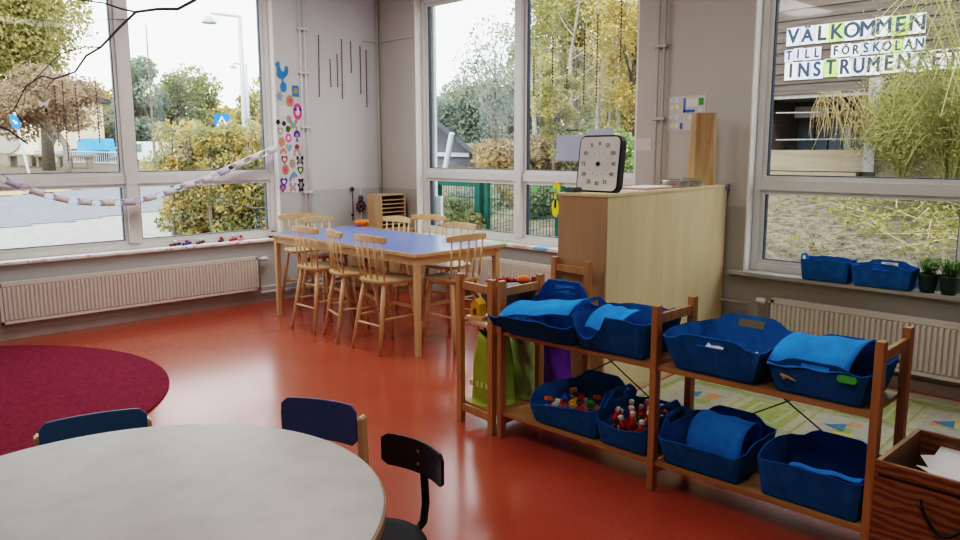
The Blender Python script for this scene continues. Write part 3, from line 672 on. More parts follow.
# ================================================================== BIG CABINET with things on top
ca = Vector((3.676, 2.735)); cb = Vector((5.350, 2.868)); ang = math.atan2(cb.y-ca.y, cb.x-ca.x); CL = (cb-ca).length; CD, CZ = .345, 1.295
t = thing('storage_cabinet', 'tall birch plywood cabinet standing out from the right wall', 'cabinet', (ca.x, ca.y, 0), ang)
m = MB(); m.box((0.02, 0, .06), (CL, .018, CZ-.02)); m.build('back_panel', PLY, t)
m = MB(); m.box((0, 0, .0), (.0195, CD, CZ-.02)); m.build('end_panel', PLYEND, t, bevel=.002)
m = MB(); m.box((CL-.0195, .0185, .06), (CL, CD, CZ-.02)); m.build('end_panel', PLY, t)
m = MB(); m.box((-.003, -.003, CZ-.0195), (CL, CD+.003, CZ)); m.build('cabinet_top', PLY, t, bevel=.002)
m = MB(); m.box((.02, .0185, .06), (CL-.02, CD-.02, .08)); m.build('bottom_panel', PLY, t)
m = MB(); m.box((.02, .002, 0), (CL-.02, .02, .059)); m.build('plinth', PLY, t)
for k in range(3):
    m = MB(); w = (CL-.045)/3; m.box((.022+k*w, CD-.019, .085), (.022+(k+1)*w-.004, CD-.001, CZ-.024)); d = m.build('door', PLY, t); q = MB(); q.ball((.06+k*w, CD+.010, .8), .013); q.build('knob', STEEL, d)
m = MB(); m.box((CL-.03, -.012, CZ-.045), (CL+.012, -.0035, CZ+.004)); m.box((CL+.0005, -.012, CZ-.045), (CL+.02, .05, CZ+.004)); m.build('corner_guard', mat('grey_foam', (.26, .30, .34), .6), t)
def cab(x, y, z=CZ): v = Matrix.Rotation(ang, 3, 'Z') @ Vector((x, y, 0)); return Vector((ca.x+v.x, ca.y+v.y, z+.0005))
# timer clock: stands, face toward -x
t = thing('timer_clock', 'square visual timer clock with white face and black rounded case', 'clock', (3.80, 2.912, CZ+.001), 0)
tilt = Matrix.Rotation(math.radians(7), 4, 'Y')
W2, HH = .160, .350
def rrect(w, h, r, n=7):
    o = []
    for cx, cy, a0 in ((w-r, h-r, 0), (-w+r, h-r, PI/2), (-w+r, -h+r, PI), (w-r, -h+r, 3*PI/2)):
        for k in range(n+1): a = a0+PI/2*k/n; o.append((cx+r*math.cos(a), cy+r*math.sin(a)))
    return o
Fm = tilt @ Matrix.Translation((0, 0, HH/2)) @ Matrix(((0,0,-1,0),(-1,0,0,0),(0,1,0,0),(0,0,0,1)))
m = MB(); m.prism(rrect(W2, HH/2, .05), .052, Fm @ Matrix.Translation((0, 0, -.055))); m.build('case', BLACK, t, bevel=.003)
m = MB(); m.prism(rrect(W2-.011, HH/2-.011, .037), .002, Fm @ Matrix.Translation((0, 0, -.0028))); face = m.build('face', mat('timer_face', (.62, .60, .57), .4), t)
m = MB(); m.lathe([(.014, 0), (.012, .010), (.008, .014)], (0, 0, 0), 16); m.v = [tuple(Fm @ Vector(p)) for p in m.v]; m.build('knob', BLACK, t)
for k in range(12):
    a = PI/2+2*PI*k/12; rr = .116; sq = 1/max(abs(math.cos(a)), abs(math.sin(a)))**.35
    m = MB(); m.text(str(k*5), .034, Fm @ Matrix.Translation((rr*sq*math.cos(a), rr*sq*math.sin(a)*1.05, .0)), .0006); m.build('numeral', INK, face)
m = MB()
for k in range(60):
    if k % 5: continue
    a = 2*PI*k/60; m.bar(Fm @ Vector((.066*math.cos(a), .066*math.sin(a), 0)), Fm @ Vector((.074*math.cos(a), .074*math.sin(a), 0)), .002, .0008)
m.build('tick_marks', INK, face)
m = MB(); m.box((.04, -.09, 0), (.10, .09, .012)); m.build('foot', BLACK, t)
m = MB(); p = cab(.02, .2); m.box((3.69, 2.99, CZ+.001), (3.77, 3.07, CZ+.03)); tag(m.build('small_box', mat('slate', (.06, .09, .10), .6), bevel=.004), 'small dark box on the cabinet end behind the timer', 'box')
# pink folder, trays, log
t = thing('paper_folder', 'pink folder lying flat on the cabinet beside the timer', 'folder', cab(.55, .05), ang)
m = MB(); m.box((0, 0, 0), (.40, .24, .010)); m.build('cover', mat('dusty_pink', (.55, .25, .22), .6), t); m = MB(); m.box((.02, .012, .0105), (.38, .228, .015)); m.build('pages', WHITE, t)
m = MB(); q = cab(.28, .02); m.add([q, cab(.55, .02), cab(.55, .20), cab(.28, .2)], [(0,1,2,3)]); tag(m.build('paper_sheet', mat('cream_sheet', (.62, .55, .45), .7), solid=.0015, offset=1), 'cream sheet flat on the cabinet between timer and folder', 'paper')
for k, (x, y, lb) in enumerate([(1.06, .10, 'round tin tray on the cabinet nearest the pink folder'), (1.26, .10, 'round tin tray on the cabinet nearest the wooden block')]):
    t = thing('tin_tray', lb, 'tray', cab(x, y)); m = MB(); m.lathe([(.055, 0), (.085, .004), (.095, .042), (.090, .042), (.082, .008), (.05, .006)], (0, 0, 0), 24); m.build('dish', STEEL, t, smooth=False)
    m = MB(); m.lathe([(.094, .041), (.099, .044), (.094, .047)], (0, 0, 0), 24); m.build('rim', CHROME, t)
    m = MB(); m.cbox((.0, .0, .030), (.10, .06, .035)); m.cbox((.03, .03, .045), (.05, .05, .025)); m.build('contents', mat('mixed_bits', (.25, .22, .18), .6), t)
lb0 = onx(684, 182, 5.14); lt0 = onx(689.5, 113.5, 5.14); lt1 = onx(714.5, 113.5, 5.14); lb1 = onx(715, 182, 5.14)
lift = CZ+.001-lb0.z
m = MB(); yb0, yb1, yt0, yt1 = lb0.y, lb1.y+.03, lt0.y, lt1.y+.02; zt = lt0.z
n = 8; grid = []
ring = lambda f: None
vs = []; fs = []
for i in range(n+1):
    f = i/n; z = CZ+.001+(zt-CZ)*f; ya = yb0+(yt0-yb0)*f+.002*math.sin(i*2.1); yb_ = yb1+(yt1-yb1)*f+.002*math.sin(i*1.3+1)
    ym = (ya+yb_)/2
    vs += [(5.12, ya-.03, z), (5.10, ym+.01, z), (5.13, yb_+.03, z), (5.17, yb_, z), (5.23, yb_+.01, z), (5.26, ym, z), (5.23, ya-.02, z), (5.17, ya, z)]
for i in range(n):
    for j in range(8): fs.append((8*i+j, 8*i+(j+1) % 8, 8*i+8+(j+1) % 8, 8*i+8+j))
fs += [tuple(range(7, -1, -1)), tuple(8*n+j for j in range(8))]
m.add(vs, fs); tag(m.build('wood_block', LOGW), 'upright tapered block of split wood on the cabinet by the wall', 'wood block')

# ================================================================== SHELVES
def frame_post(m_, x, y, h, wx=.044, wy=.032): m_.box((x-wx/2, y-wy/2, 0), (x+wx/2, y+wy/2, h))
def end_frame(t, y, x0, x1, h, low=.09, holes=True, lab=None):
    """ladder of two posts, top and low rail, in the xz plane at y (local)"""
    for x in (x0, x1):
        m = MB(); m.box((x-.022, y-.016, 0), (x+.022, y+.016, h)); p = m.build('post', SHELFW, t, bevel=.002)
        q = MB()
        for k in range(22):
            z = .10+k*.033
            if z < h-.05:
                q.tube([(x, y-.0166, z), (x, y-.0150, z)], .0035, 6); q.tube([(x, y+.0150, z), (x, y+.0166, z)], .0035, 6)
        q.build('peg_holes', BROWN, p)
    for z in (h-.062, low):
        m = MB(); m.box((x0+.0225, y-.010, z-.022), (x1-.0225, y+.010, z+.022)); m.build('rail', SHELFW, t, bevel=.002)
SX, SY = 2.880, 2.815
srot = math.radians(1.35)
sh = thing('low_shelf', 'long low pine shelf with two boards holding blue felt baskets', 'shelf', (SX, SY, 0), srot)
SD = .315   # depth (post centre to post centre)
bays = [0, -.95, -1.882]
for y in bays: end_frame(sh, y, 0.0, SD, .865)
ZU, ZL = .592, .142
for zt in (ZU, ZL):
    for k in range(2):
        y1, y0 = bays[k]-.0165, bays[k+1]+.0165
        m = MB(); m.box((-.012, y0, zt-.020), (SD+.012, y1, zt)); m.build('board', SHELFB, sh, bevel=.002)
def shl(x, y, z): v = Matrix.Rotation(srot, 3, 'Z') @ Vector((x, y, 0)); return Vector((SX+v.x, SY+v.y, z))
# cross wire brace on the back of the right bay and the left bay
for k in range(2):
    m = MB(); y1, y0 = bays[k]-.03, bays[k+1]+.03
    m.tube([(SD+.025, y1, .715), (SD+.025, y0, .18)], .0035, 6); m.tube([(SD+.030, y0, .715), (SD+.030, y1, .18)], .0035, 6)
    m.build('cross_brace', BLACK, sh)
# second shelf, at a right angle behind the end of the first
u2 = thing('narrow_shelf', 'narrow pine shelf with green bag below, behind the long shelf end', 'shelf', (2.862, 2.872, 0), math.radians(-6))
UD = .285; UL = .735
def end_frame_y(t, x, y0, y1, h):
    for y in (y0, y1):
        m = MB(); m.box((x-.016, y-.022, 0), (x+.016, y+.022, h)); p = m.build('post', SHELFW, t, bevel=.002)
        q = MB()
        for k in range(22):
            z = .10+k*.033
            if z < h-.05: q.tube([(x-.0166, y, z), (x-.0150, y, z)], .0035, 6)
        q.build('peg_holes', BROWN, p)
    for z in (h-.062, .09):
        m = MB(); m.box((x-.010, y0+.0225, z-.022), (x+.010, y1-.0225, z+.022)); m.build('rail', SHELFW, t, bevel=.002)
end_frame_y(u2, 0, 0.0, UD, .866); end_frame_y(u2, UL, 0.0, UD, .897)
for z in (.605,):
    m = MB(); m.box((.017, -.005, z-.02), (UL-.017, UD+.01, z)); m.build('board', mat('pale_board', (.62, .44, .30), .3), u2, bevel=.002)
m = MB(); m.box((.017, -.005, .10), (UL-.017, UD+.01, .118)); m.build('board', SHELFB, u2, bevel=.002)
m = MB(); m.tube([(.05, UD+.012, .8), (UL-.05, UD+.012, .16)], .0035, 6); m.build('cross_brace', BLACK, u2)

# ------------------------------------------------------------------ felt baskets
def basket(label, loc, rz, Lx, Wy, h_front, h_side, h_back, flare=.03, slump=None, slots='fbse', flap=None, group=None, tab=.04, inner=None, sag=0, name='felt_basket', holes=None):
    """Lx: depth (front at -x), Wy: width along y. rim heights: front (-x), sides, back (+x).  slots: walls with a hand hole."""
    t = thing(name, label, 'basket', loc, rz, group)
    nL, nW, K = 10, 14, 12
    per = []
    hx, hy = Lx/2, Wy/2
    for k in range(nW): per.append((-hx, hy-2*hy*k/nW, 'f', k/nW))       # front wall, +y -> -y
    for k in range(nL): per.append((-hx+2*hx*k/nL, -hy, 's', k/nL))
    for k in range(nW): per.append((hx, -hy+2*hy*k/nW, 'b', k/nW))
    for k in range(nL): per.append((hx-2*hx*k/nL, hy, 'e', k/nL))
    n = len(per)
    def rim(i):
        x, y, w, s = per[i]
        base = {'f': h_front, 'b': h_back, 's': h_side, 'e': h_side}[w]
        c0 = {'f': (h_front+h_side)/2, 'b': (h_back+h_side)/2, 's': (h_front+h_side)/2 if s < .5 else (h_back+h_side)/2, 'e': (h_back+h_side)/2 if s < .5 else (h_front+h_side)/2}[w]
        c0 = min(c0, base)
        k = min(1, max(0, (min(s, 1-s)-.10)/.18)); k = k*k*(3-2*k)
        return c0*(1-k)*.94+base*k+(tab*k if w in slots else 0)
    vs = []; fs = []
    for k in range(K+1):
        f = k/K
        for i in range(n):
            x, y, w, s = per[i]; hgt = rim(i)*f
            bul = 1+.0*f; fl = flare*(f**.8)
            c = .93
            # rounded corners
            ex = x*(1+fl/hx); ey = y*(1+fl/hy)
            q = min(s, 1-s)
            if q < .06: ex *= 1-.03*(1-q/.06); ey *= 1-.02*(1-q/.06)
            p = Vector((ex, ey, hgt))
            bow = math.sin(PI*s)*f
            if w == 'f': p.x -= .012*bow
            if w == 'b': p.x += .012*bow
            if w == 's': p.y -= .012*bow
            if w == 'e': p.y += .012*bow
            if slump: p = slump(p, w, s, f)
            vs.append(p)
    for k in range(K):
        for i in range(n):
            x, y, w, s = per[i]
            if w in (slots if holes is None else holes) and k in (K-3, K-2):
                num = nW if w in 'fb' else nL
                j = round(s*num)
                if num//2-2 <= j <= num//2+1: continue
            fs.append((k*n+i, k*n+(i+1) % n, (k+1)*n+(i+1) % n, (k+1)*n+i))
    fs.append(tuple(range(n)))
    m = MB(); m.add(vs, fs); m.build('felt_body', FELT, t, solid=.006, smooth=False)
    if flap: flap(t)
    return t
def flapsheet(prof, y0, y1, mm=FELT_LIT, skew=0, droop=0):
    def go(t):
        # smooth the profile
        P = [Vector((a, 0, b_)) for a, b_ in prof]; Q = []
        for i in range(len(P)-1):
            p0, p1, p2, p3 = P[max(i-1, 0)], P[i], P[i+1], P[min(i+2, len(P)-1)]
            for k in range(6):
                s = k/6; Q.append(.5*((2*p1)+(p2-p0)*s+(2*p0-5*p1+4*p2-p3)*s*s+(3*p1-p0-3*p2+p3)*s**3))
        Q.append(P[-1]); g = []
        for j in range(13):
            y = y0+(y1-y0)*j/12; f = j/12
            g.append([(q.x+skew*(f-.5), y, q.z+droop*(f-.5)+.004*math.sin(j*1.1+i*.2)) for i, q in enumerate(Q)])
        m = MB(); m.sheet(g); m.build('folded_flap', mm, t, solid=.006, smooth=True)
    return go
def fill(loc, items): pass
XC = SD/2
# upper board --------------------------------------------------------------
zb = ZU+.0045
def sl_u1(p, w, s, f):
    p = p.copy(); p.z *= .95
    p.x -= .055*f*f+.01; p.y += .03*f
    if w == 'f': p.z -= .02*f*math.sin(PI*s); p.x -= .03*f
    if w == 'e': p.z -= .045*f
    return p
loc = shl(XC-.03, -.270, zb)
basket('slumped blue felt basket at left end of upper shelf board, rim folded outward', loc, srot+.10, .27, .38, .15, .11, .25, .035, sl_u1, 'b', flapsheet([(.05, .172), (-.02, .182), (-.10, .178), (-.165, .160), (-.205, .135)], -.20, .215, FELT_LIT, skew=-.02, droop=-.055), tab=.03)
def sl_u2(p, w, s, f):
    p = p.copy()
    if w == 'f': p.z -= .055*f*max(0, math.sin(PI*min(1, max(0, (1-s)*1.3-.35)))) if s < .5 else 0; p.x -= .01*f
    if w == 'f' and s < .45: p.z -= .07*f*math.sin(PI*s/.45)
    return p
loc = shl(XC-.01, -.695, zb)
basket('blue felt basket with lit inner flap left of the middle shelf post', loc, srot+.04, .28, .34, .185, .185, .185, .035, sl_u2, 'se', flapsheet([(.09, .175), (.02, .172), (-.07, .150), (-.135, .10)], -.02, .16, FELT_LIT, droop=.01), tab=.035, holes='e')
def sl_u3(p, w, s, f):
    p = p.copy()
    if w == 'f': p.x += .02*f
    return p
loc = shl(XC-.01, -1.228, zb)
basket('blue felt basket with upright hand holes just right of the middle shelf post', loc, srot, .28, .34, .155, .165, .185, .06, sl_u3, 'fb', tab=.022)
loc = shl(XC, -1.662, zb)
basket('blue felt basket with wide curved flap and green slot at shelf right end', loc, srot, .29, .315, .135, .15, .165, .035, None, 'fb', flapsheet([(.17, .160), (.12, .188), (.05, .200), (-.05, .193), (-.13, .165), (-.175, .130), (-.188, .118)], -.12, .19, FELT_LIT, droop=-.02), tab=.02)
m = MB(); c = shl(XC-.142-.046, -1.782, zb+.11)
m.prism(rrect(.036, .014, .013), .004, RW(c.y, c.z, c.x)); tag(m.build('green_plate', mat('bright_green', (.10, .50, .08), .5)), 'bright green plastic piece showing through the slot of right end basket', 'toy')
# lower board
zl = ZL+.0045
loc = shl(XC-.005, -.43, zl)
def sl_l1(p, w, s, f):
    p = p.copy()
    if w == 'f': p.z -= .0; p.z += .06*f*(s-.5)
    if w in 'bse': p.y += 0
    if w == 's': p.y -= .02*f; p.z += .035*f
    return p
basket('blue felt basket of building bricks at left end of lower board', loc, srot, .29, .37, .13, .17, .185, .03, sl_l1, 'bs', tab=.045, holes='s')
loc = shl(XC-.01, -.785, zl)
def sl_l2(p, w, s, f):
    p = p.copy()
    if w == 'f': p.z -= .035*f*math.sin(PI*s)
    return p
basket('blue felt basket full of red and white figures left of the middle post', loc, srot, .29, .24, .14, .18, .165, .025, sl_l2, 'se', tab=.05)
loc = shl(XC-.005, -1.185, zl)
basket('blue felt basket with rolled flap on lower board right of middle post', loc, srot, .29, .34, .125, .175, .18, .03, None, 'be', flapsheet([(.10, .10), (.105, .18), (.06, .212), (-.01, .208), (-.06, .18), (-.085, .12), (-.09, .08)], -.155, .10, FELT_LIT), tab=.03, holes='e')
loc = shl(XC-.005, -1.652, zl)
basket('blue felt basket with open top and lit inner flap at lower right', loc, srot, .29, .37, .165, .18, .18, .02, None, 'b', flapsheet([(.06, .05), (.0, .105), (-.06, .135), (-.11, .14)], -.18, .10, FELT_LIT, droop=-.01), tab=.03, holes='')
# top of narrow shelf
loc = Vector((3.40, 2.955, .605+.0045))
basket('small blue felt basket on the narrow shelf in front of the cabinet end', loc, -.3, .22, .26, .15, .14, .165, .03, None, 's', flapsheet([(.07, .18), (.0, .17), (-.07, .165), (-.125, .135)], -.10, -.02, FELT_LIT), tab=.02)
# window sill baskets
loc = Vector((XR-.005, 2.10, ZS+.0045))
basket('blue felt basket on the right window sill beside the window frame', (XR-.005, 2.10, ZS+.0045), 0, .125, .30, .15, .16, .155, .012, None, 'e', tab=.01, sag=0)
basket('blue felt basket on the right window sill next to the potted plants', (XR-.005, 1.735, ZS+.0045), 0, .125, .335, .15, .14, .155, .018, None, 'fb', tab=.01)

# ------------------------------------------------------------------ toys in baskets
rn = random.Random(11)
def figurine(p, rz, lean, body, label):
    t = thing('toy_figure', label, 'toy figure', p, rz, 'little red figures in the lower basket'); t.rotation_euler = (lean, lean*.6, rz)
    m = MB(); m.lathe([(.016, 0), (.020, .012), (.014, .040), (.011, .046)], (0, 0, 0), 10); m.build('body', body, t, smooth=True)
    m = MB(); m.ball((0, 0, .058), .014, 10, 7); m.build('head', SKIN, t, smooth=True)
    m = MB(); m.ball((0, .002, .068), (.014, .014, .009), 10, 6); m.build('cap', WHITE if body is not GRN else RED, t, smooth=True)
    for sx in (-1, 1):
        m = MB(); m.tube([(sx*.013, 0, .040), (sx*.024, -.006, .022)], .005, 6); m.build('arm', body, t)
k = 0
cb_ = shl(XC-.01, -.785, zl)
for i in range(4):
    for j in range(4):
        x = cb_.x-.10+.066*i+rn.uniform(-.008, .008); y = cb_.y-.08+.052*j+rn.uniform(-.006, .006)
        body = GRN if (i*4+j) in (5, 10) else RED
        z = zl+.075+.03*((i+j) % 2)
        figurine((x, y, z), rn.uniform(0, 6), rn.uniform(-.5, .5), body, 'little red toy figure with pale head in the lower basket by middle post' if body is RED else 'little green toy figure among the red ones in the lower basket')
def brick(p, rz, lean, mm, label):
    t = thing('toy_brick', label, 'toy brick', p, rz, 'building bricks in the lower left basket'); t.rotation_euler = (lean, -lean, rz)
    m = MB(); m.box((-.020, -.012, 0), (.020, .012, .018)); m.build('brick_body', mm, t, bevel=.0015)
    m = MB()
    for a in (-.0125, 0, .0125):
        for b_ in (-.006, .006): m.lathe([(.004, .0175), (.004, .021)], (a, b_, 0), 8)
    m.build('studs', mm, t)
cb_ = shl(XC-.005, -.43, zl); cols = [(GRN, 'green'), (RED, 'red'), (YEL, 'yellow'), (BLU, 'blue'), (WHITEP, 'white'), (ORG, 'orange')]
for i in range(4):
    for j in range(6):
        q = (i*5+j*7) % 6; mm, nm = cols[q]
        brick((cb_.x-.10+.066*i+rn.uniform(-.01, .01), cb_.y-.135+.055*j, zl+.080+.016*((i+j) % 3)), rn.uniform(0, 3), rn.uniform(-.5, .5), mm, 'small %s building brick in the lower left basket' % nm)
for (cx_, z0, w_) in (((XC-.01, -.785), zl+.02, (.23, .19)), ((XC-.005, -.43), zl+.02, (.25, .34))):
    c = shl(*cx_, 0); m = MB(); m.M = Matrix.Translation((c.x, c.y, 0)) @ rotz(srot)
    nx, ny = 10, 10
    g = [[(w_[0]*(i/nx-.5), w_[1]*(j/ny-.5), z0+.055+.022*math.sin(i*2.3+j*1.7)) for j in range(ny+1)] for i in range(nx+1)]
    m.sheet(g); o = m.build('toy_heap', ramp_mat('toy_mix', [(0, (.4, .02, .02)), (.3, (.05, .25, .06)), (.45, (.6, .5, .4)), (.6, (.4, .02, .02)), (.8, (.04, .08, .3))], 40, .4, const=True, voronoi=True)); tag(o, 'jumble of small toys filling the %s basket' % ('middle lower' if w_[0] < .24 else 'lower left'), 'toys', kind='stuff')
for c, z, lbl in ((shl(XC-.01, -1.228, 0), zb+.065, 'crumpled pale papers inside basket with hand holes'),):
    m = MB(); g = [[(c.x-.12+.024*i, c.y-.17+.034*j, z-.01+.016*math.sin(i*1.9+j*2.7)) for j in range(11)] for i in range(11)]; m.sheet(g); tag(m.build('crumpled_paper', WHITE, solid=.002), lbl, 'paper')
# little wooden bits in the slumped baskets
for c, lbl, n_ in ((shl(XC-.14, -.12, zb+.055), 'pale wooden pegs in the mouth of slumped basket', 6), (shl(XC-.17, -1.565, zb+.06), 'pale wooden pegs inside the right end basket', 6)):
    t = thing('wooden_pegs', lbl, 'toy', c)
    for k in range(n_):
        m = MB(); a = rn.uniform(0, 3); p = Vector((rn.uniform(-.02, .03), rn.uniform(-.05, .05), rn.uniform(-.01, .02))); d = Vector((math.cos(a), math.sin(a), .3))*.03; m.tube([p-d, p+d], .006, 6); m.build('peg', BEECH, t)
# bags and toys on the narrow shelf
def bag(label, x0, x1, y0, y1, z0, z1, mm, loops, marks=False, name='fabric_bag'):
    t = thing(name, label, 'bag', ((x0+x1)/2, (y0+y1)/2, z0))
    m = MB(); hx, hy, hz = (x1-x0)/2, (y1-y0)/2, z1-z0; n = 26; vs = []; fs = []; K = 9
    for k in range(K+1):
        f = k/K
        for i in range(n):
            a = 2*PI*i/n; c, s_ = math.cos(a), math.sin(a)
            e = .5+.25*(1-f)
            px_ = hx*abs(c)**e*(1 if c > 0 else -1)*(1-.25*f); py_ = hy*abs(s_)**e*(1 if s_ > 0 else -1)*(1-.55*f*f)
            w = .012*math.sin(5*a+k)*math.sin(PI*f); vs.append((px_+w, py_+w*.5, hz*f*(1-.06*math.sin(2*a)*f)))
    for k in range(K):
        for i in range(n): fs.append((k*n+i, k*n+(i+1) % n, (k+1)*n+(i+1) % n, (k+1)*n+i))
    fs.append(tuple(range(n))); m.add(vs, fs); m.build('bag_body', mm, t, solid=.003, smooth=True)
    if loops:
        for sy in (-1, 1):
            q = MB(); q.tube([(-hx*.35, sy*hy*.3, hz*.95), (-hx*.3, sy*hy*.3, hz*1.16), (hx*.1, sy*hy*.2, hz*1.2), (hx*.3, sy*hy*.3, hz*.95)], .007, 6); q.build('handle', mm, t)
    if marks:
        q = MB(); M_ = Matrix(((0,0,-1,-hx*.97),(-1,0,0,0),(0,1,0,hz*.30),(0,0,0,1)))
        for k in range(3): q.prism(sz([(-.15,-.3),(.15,-.3),(.15,.3),(-.15,.3)], .05), .002, M_ @ Matrix.Translation((.055-.035*k, .002*k, 0)))
        q.prism(poly_circ(.016), .002, M_ @ Matrix.Translation((-.065, .0, 0))); q.build('printed_mark', mat('pale_print', (.62, .68, .35), .6), t)
    return t
bag('large lime green shopping bag standing under the narrow shelf', 2.90, 3.13, 2.90, 3.125, .12, .53, LIME, True, True)
bag('pale green patterned bag leaning behind the lime bag', 3.145, 3.29, 2.87, 3.09, .12, .47, mat('pale_green_bag', (.40, .50, .18), .5, .3, 10), False)
bag('bright purple fabric bag at the far end under narrow shelf', 3.32, 3.555, 2.83, 3.05, .12, .50, PURPLE, False)
t = thing('toy_house', 'small yellow and green toy house on the narrow shelf board', 'toy', (2.955, 3.075, .606), .2)
m = MB(); m.box((-.05, -.055, 0), (.05, .055, .02)); m.build('base_board', BEECH, t)
m = MB(); m.box((-.035, -.03, .0205), (.035, .03, .09)); m.add([(-.035, -.03, .09), (.035, -.03, .09), (.035, .03, .09), (-.035, .03, .09), (-.035, 0, .12), (.035, 0, .12)], [(0, 1, 5, 4), (2, 3, 4, 5), (0, 4, 3), (1, 2, 5)]); m.build('house_body', YEL, t)
m = MB(); m.prism([(-.012, 0), (.012, 0), (.012, .03), (0, .042), (-.012, .03)], .002, Matrix(((0,0,-1,-.0352),(-1,0,0,0),(0,1,0,.03),(0,0,0,1)))); m.build('door_mark', BROWN, t)
t = thing('toy_tree', 'small dark green toy tree beside the toy house', 'toy', (2.99, 2.965, .606))
m = MB(); m.tube([(0, 0, 0), (0, 0, .05)], .008, 8); m.build('trunk', BROWN, t); m = MB(); m.ball((0, 0, .085), (.05, .05, .045), 12, 8); m.build('crown', mat('toy_dark_green', (.01, .18, .08), .4), t)
t = thing('storage_box', 'dark open storage box on the narrow shelf holding red toys', 'box', (3.19, 2.985, .6055))
m = MB(); m.box((-.13, -.115, 0), (.17, .115, .006)); m.box((-.13, -.115, .006), (-.124, .115, .18)); m.box((.164, -.115, .006), (.17, .115, .18)); m.box((-.124, -.115, .006), (.164, -.109, .18)); m.box((-.124, .109, .006), (.164, .115, .18)); m.build('box_shell', mat('dark_slate', (.02, .03, .045), .5), t)
m = MB(); m.box((-.124, -.109, .17), (.164, .109, .176)); m.build('lid', mat('dark_slate', (.02, .03, .045), .5), t)
t = thing('toy_dragon', 'spiky red toy with orange ball lying on the dark box', 'toy', (3.14, 3.02, .788), -.75)
m = MB(); m.tube([(-.13, .03, .015), (-.07, 0, .022), (0, .01, .026), (.06, 0, .02)], [.005, .012, .016, .008], 8); m.build('body', RED, t)
m = MB()
for k in range(9): m.tube([(-.10+.02*k, .005, .025), (-.11+.02*k, .05*(-1)**k, .045)], [.006, .001], 5)
m.build('spikes', MARBEAD, t)
m = MB(); m.ball((.09, .0, .028), (.042, .03, .027), 12, 8); m.build('orange_ball', ORG, t)
m = MB(); m.box((.135, -.012, .001), (.165, .012, .045)); m.build('red_block', DKRED, t)

# ================================================================== WOODEN BOX at lower right
bx0, bx1, by1, by0, bz = 2.705, 3.145, .855, .22, .5
t = thing('toy_chest', 'brown plywood box on castors with rope handle at lower right', 'box', (0, 0, 0))
w = .016; z0 = .075
m = MB(); m.box((bx0, by0, z0), (bx0+w, by1, bz)); m.build('front_panel', BOXW, t, bevel=.0015)
m = MB(); m.box((bx1-w, by0, z0), (bx1, by1, bz)); m.build('back_panel', BOXW, t, bevel=.0015)
for (a, b_) in ((by1-w, by1), (by0, by0+w)): m = MB(); m.box((bx0+w+.0005, a, z0), (bx1-w-.0005, b_, bz)); m.build('side_panel', PLYEND if a > .5 else BOXW, t)
m = MB(); m.box((bx0+w, by0+w, z0), (bx1-w, by1-w, z0+.014)); m.build('bottom_panel', BOXW, t)
m = MB(); m.box((bx0-.0015, by0, bz-.052), (bx0-.0001, by1-.012, bz-.043)); m.build('dark_groove', BLACK, t)
h0 = onx(958-2, 500, bx0); h1 = onx(920, 503, bx0); h2 = onx(975, 505, bx0)
yh = h1.y; m = MB(); pts = []
for k in range(13):
    f = k/12; pts.append((bx0-.012-.015*math.sin(PI*f), yh-.16*f, h1.z+.005-.085*math.sin(PI*f)))
m.tube([(bx0+.002, yh, h1.z+.008)]+pts+[(bx0+.002, yh-.16, h1.z+.008)], .006, 8); m.build('rope_handle', BLACK, t, smooth=True)
for x in (bx0+.05, bx1-.05):
    for y in (by0+.05, by1-.05):
        m = MB(); m.tube([(x, y-.012, .03), (x, y+.012, .03)], .03, 14); m.box((x-.015, y-.016, .03), (x+.015, y+.016, .0745)); m.build('castor', BLACK, t)
m = MB(); c = Vector((2.95, .545, .462)); rnx = random.Random(2)
edge = [(-.17, .16), (-.12, .22), (-.08, .19), (.0, .24), (.02, .20), (.17, .22), (.18, -.22), (-.17, -.24)]
m.add([(c.x+x, c.y+y, c.z+.03*(y)+.01*math.sin(x*30)) for x, y in edge], [tuple(range(8))])
tag(m.build('paper_sheet', WHITE, solid=.001), 'torn white sheet of paper lying on top in the plywood box', 'paper')
m = MB(); m.box((bx0+.03, by0+.03, z0+.016), (bx1-.03, by1-.10, .425)); tag(m.build('paper_stack', mat('paper_mix', (.55, .48, .38), .8, .3, 30), bevel=.01), 'stack of drawing papers inside the plywood box', 'papers')
m = MB(); m.box((2.80, .44, .470), (2.92, .53, .473)); m.M = None; tag(m.build('card', CREAMP), 'small cream card on the white sheet in plywood box', 'card')

# ================================================================== plants on the right sill
def plant(y, label, s):
    t = thing('potted_plant', label, 'plant', (XR-.005, y, ZS+.001))
    m = MB(); m.lathe([(.040, 0), (.046, .02), (.058, .105), (.061, .12), (.055, .12), (.05, .10)], (0, 0, 0), 20); m.build('pot', POTM, t, smooth=True)
    m = MB(); m.lathe([(.05, .095), (.0505, .105)], (0, 0, 0), 16); m.build('soil', SOIL, t)
    r_ = random.Random(s); m = MB()
    for k in range(70):
        a = r_.uniform(0, 2*PI); r0 = r_.uniform(0, .045); ln = r_.uniform(.06, .13); out = r_.uniform(.01, .05)
        b0 = Vector((r0*math.cos(a), r0*math.sin(a), .105)); tip = b0+Vector((out*math.cos(a)*.8, out*math.sin(a), ln)); m.tube([b0, b0.lerp(tip, .5)+Vector((0, 0, .012)), tip], [.0012, .0012, .0008], 3, False)
        for q in range(5):
            f = .35+.65*q/4; c = b0.lerp(tip, f); a2 = r_.uniform(0, 2*PI); d = Vector((math.cos(a2), math.sin(a2), r_.uniform(-.2, .6))).normalized()*.022; n_ = d.cross(Vector((0, 0, 1))).normalized()*.008
            m.add([c, c+d*.5+n_, c+d, c+d*.5-n_], [(0, 1, 2, 3)])
    m.build('foliage', PLANTL, t)
plant(1.475, 'bushy green herb in dark pot on right sill beside the baskets', 1)
plant(1.355, 'bushy green herb in dark pot on right sill at the picture edge', 2)

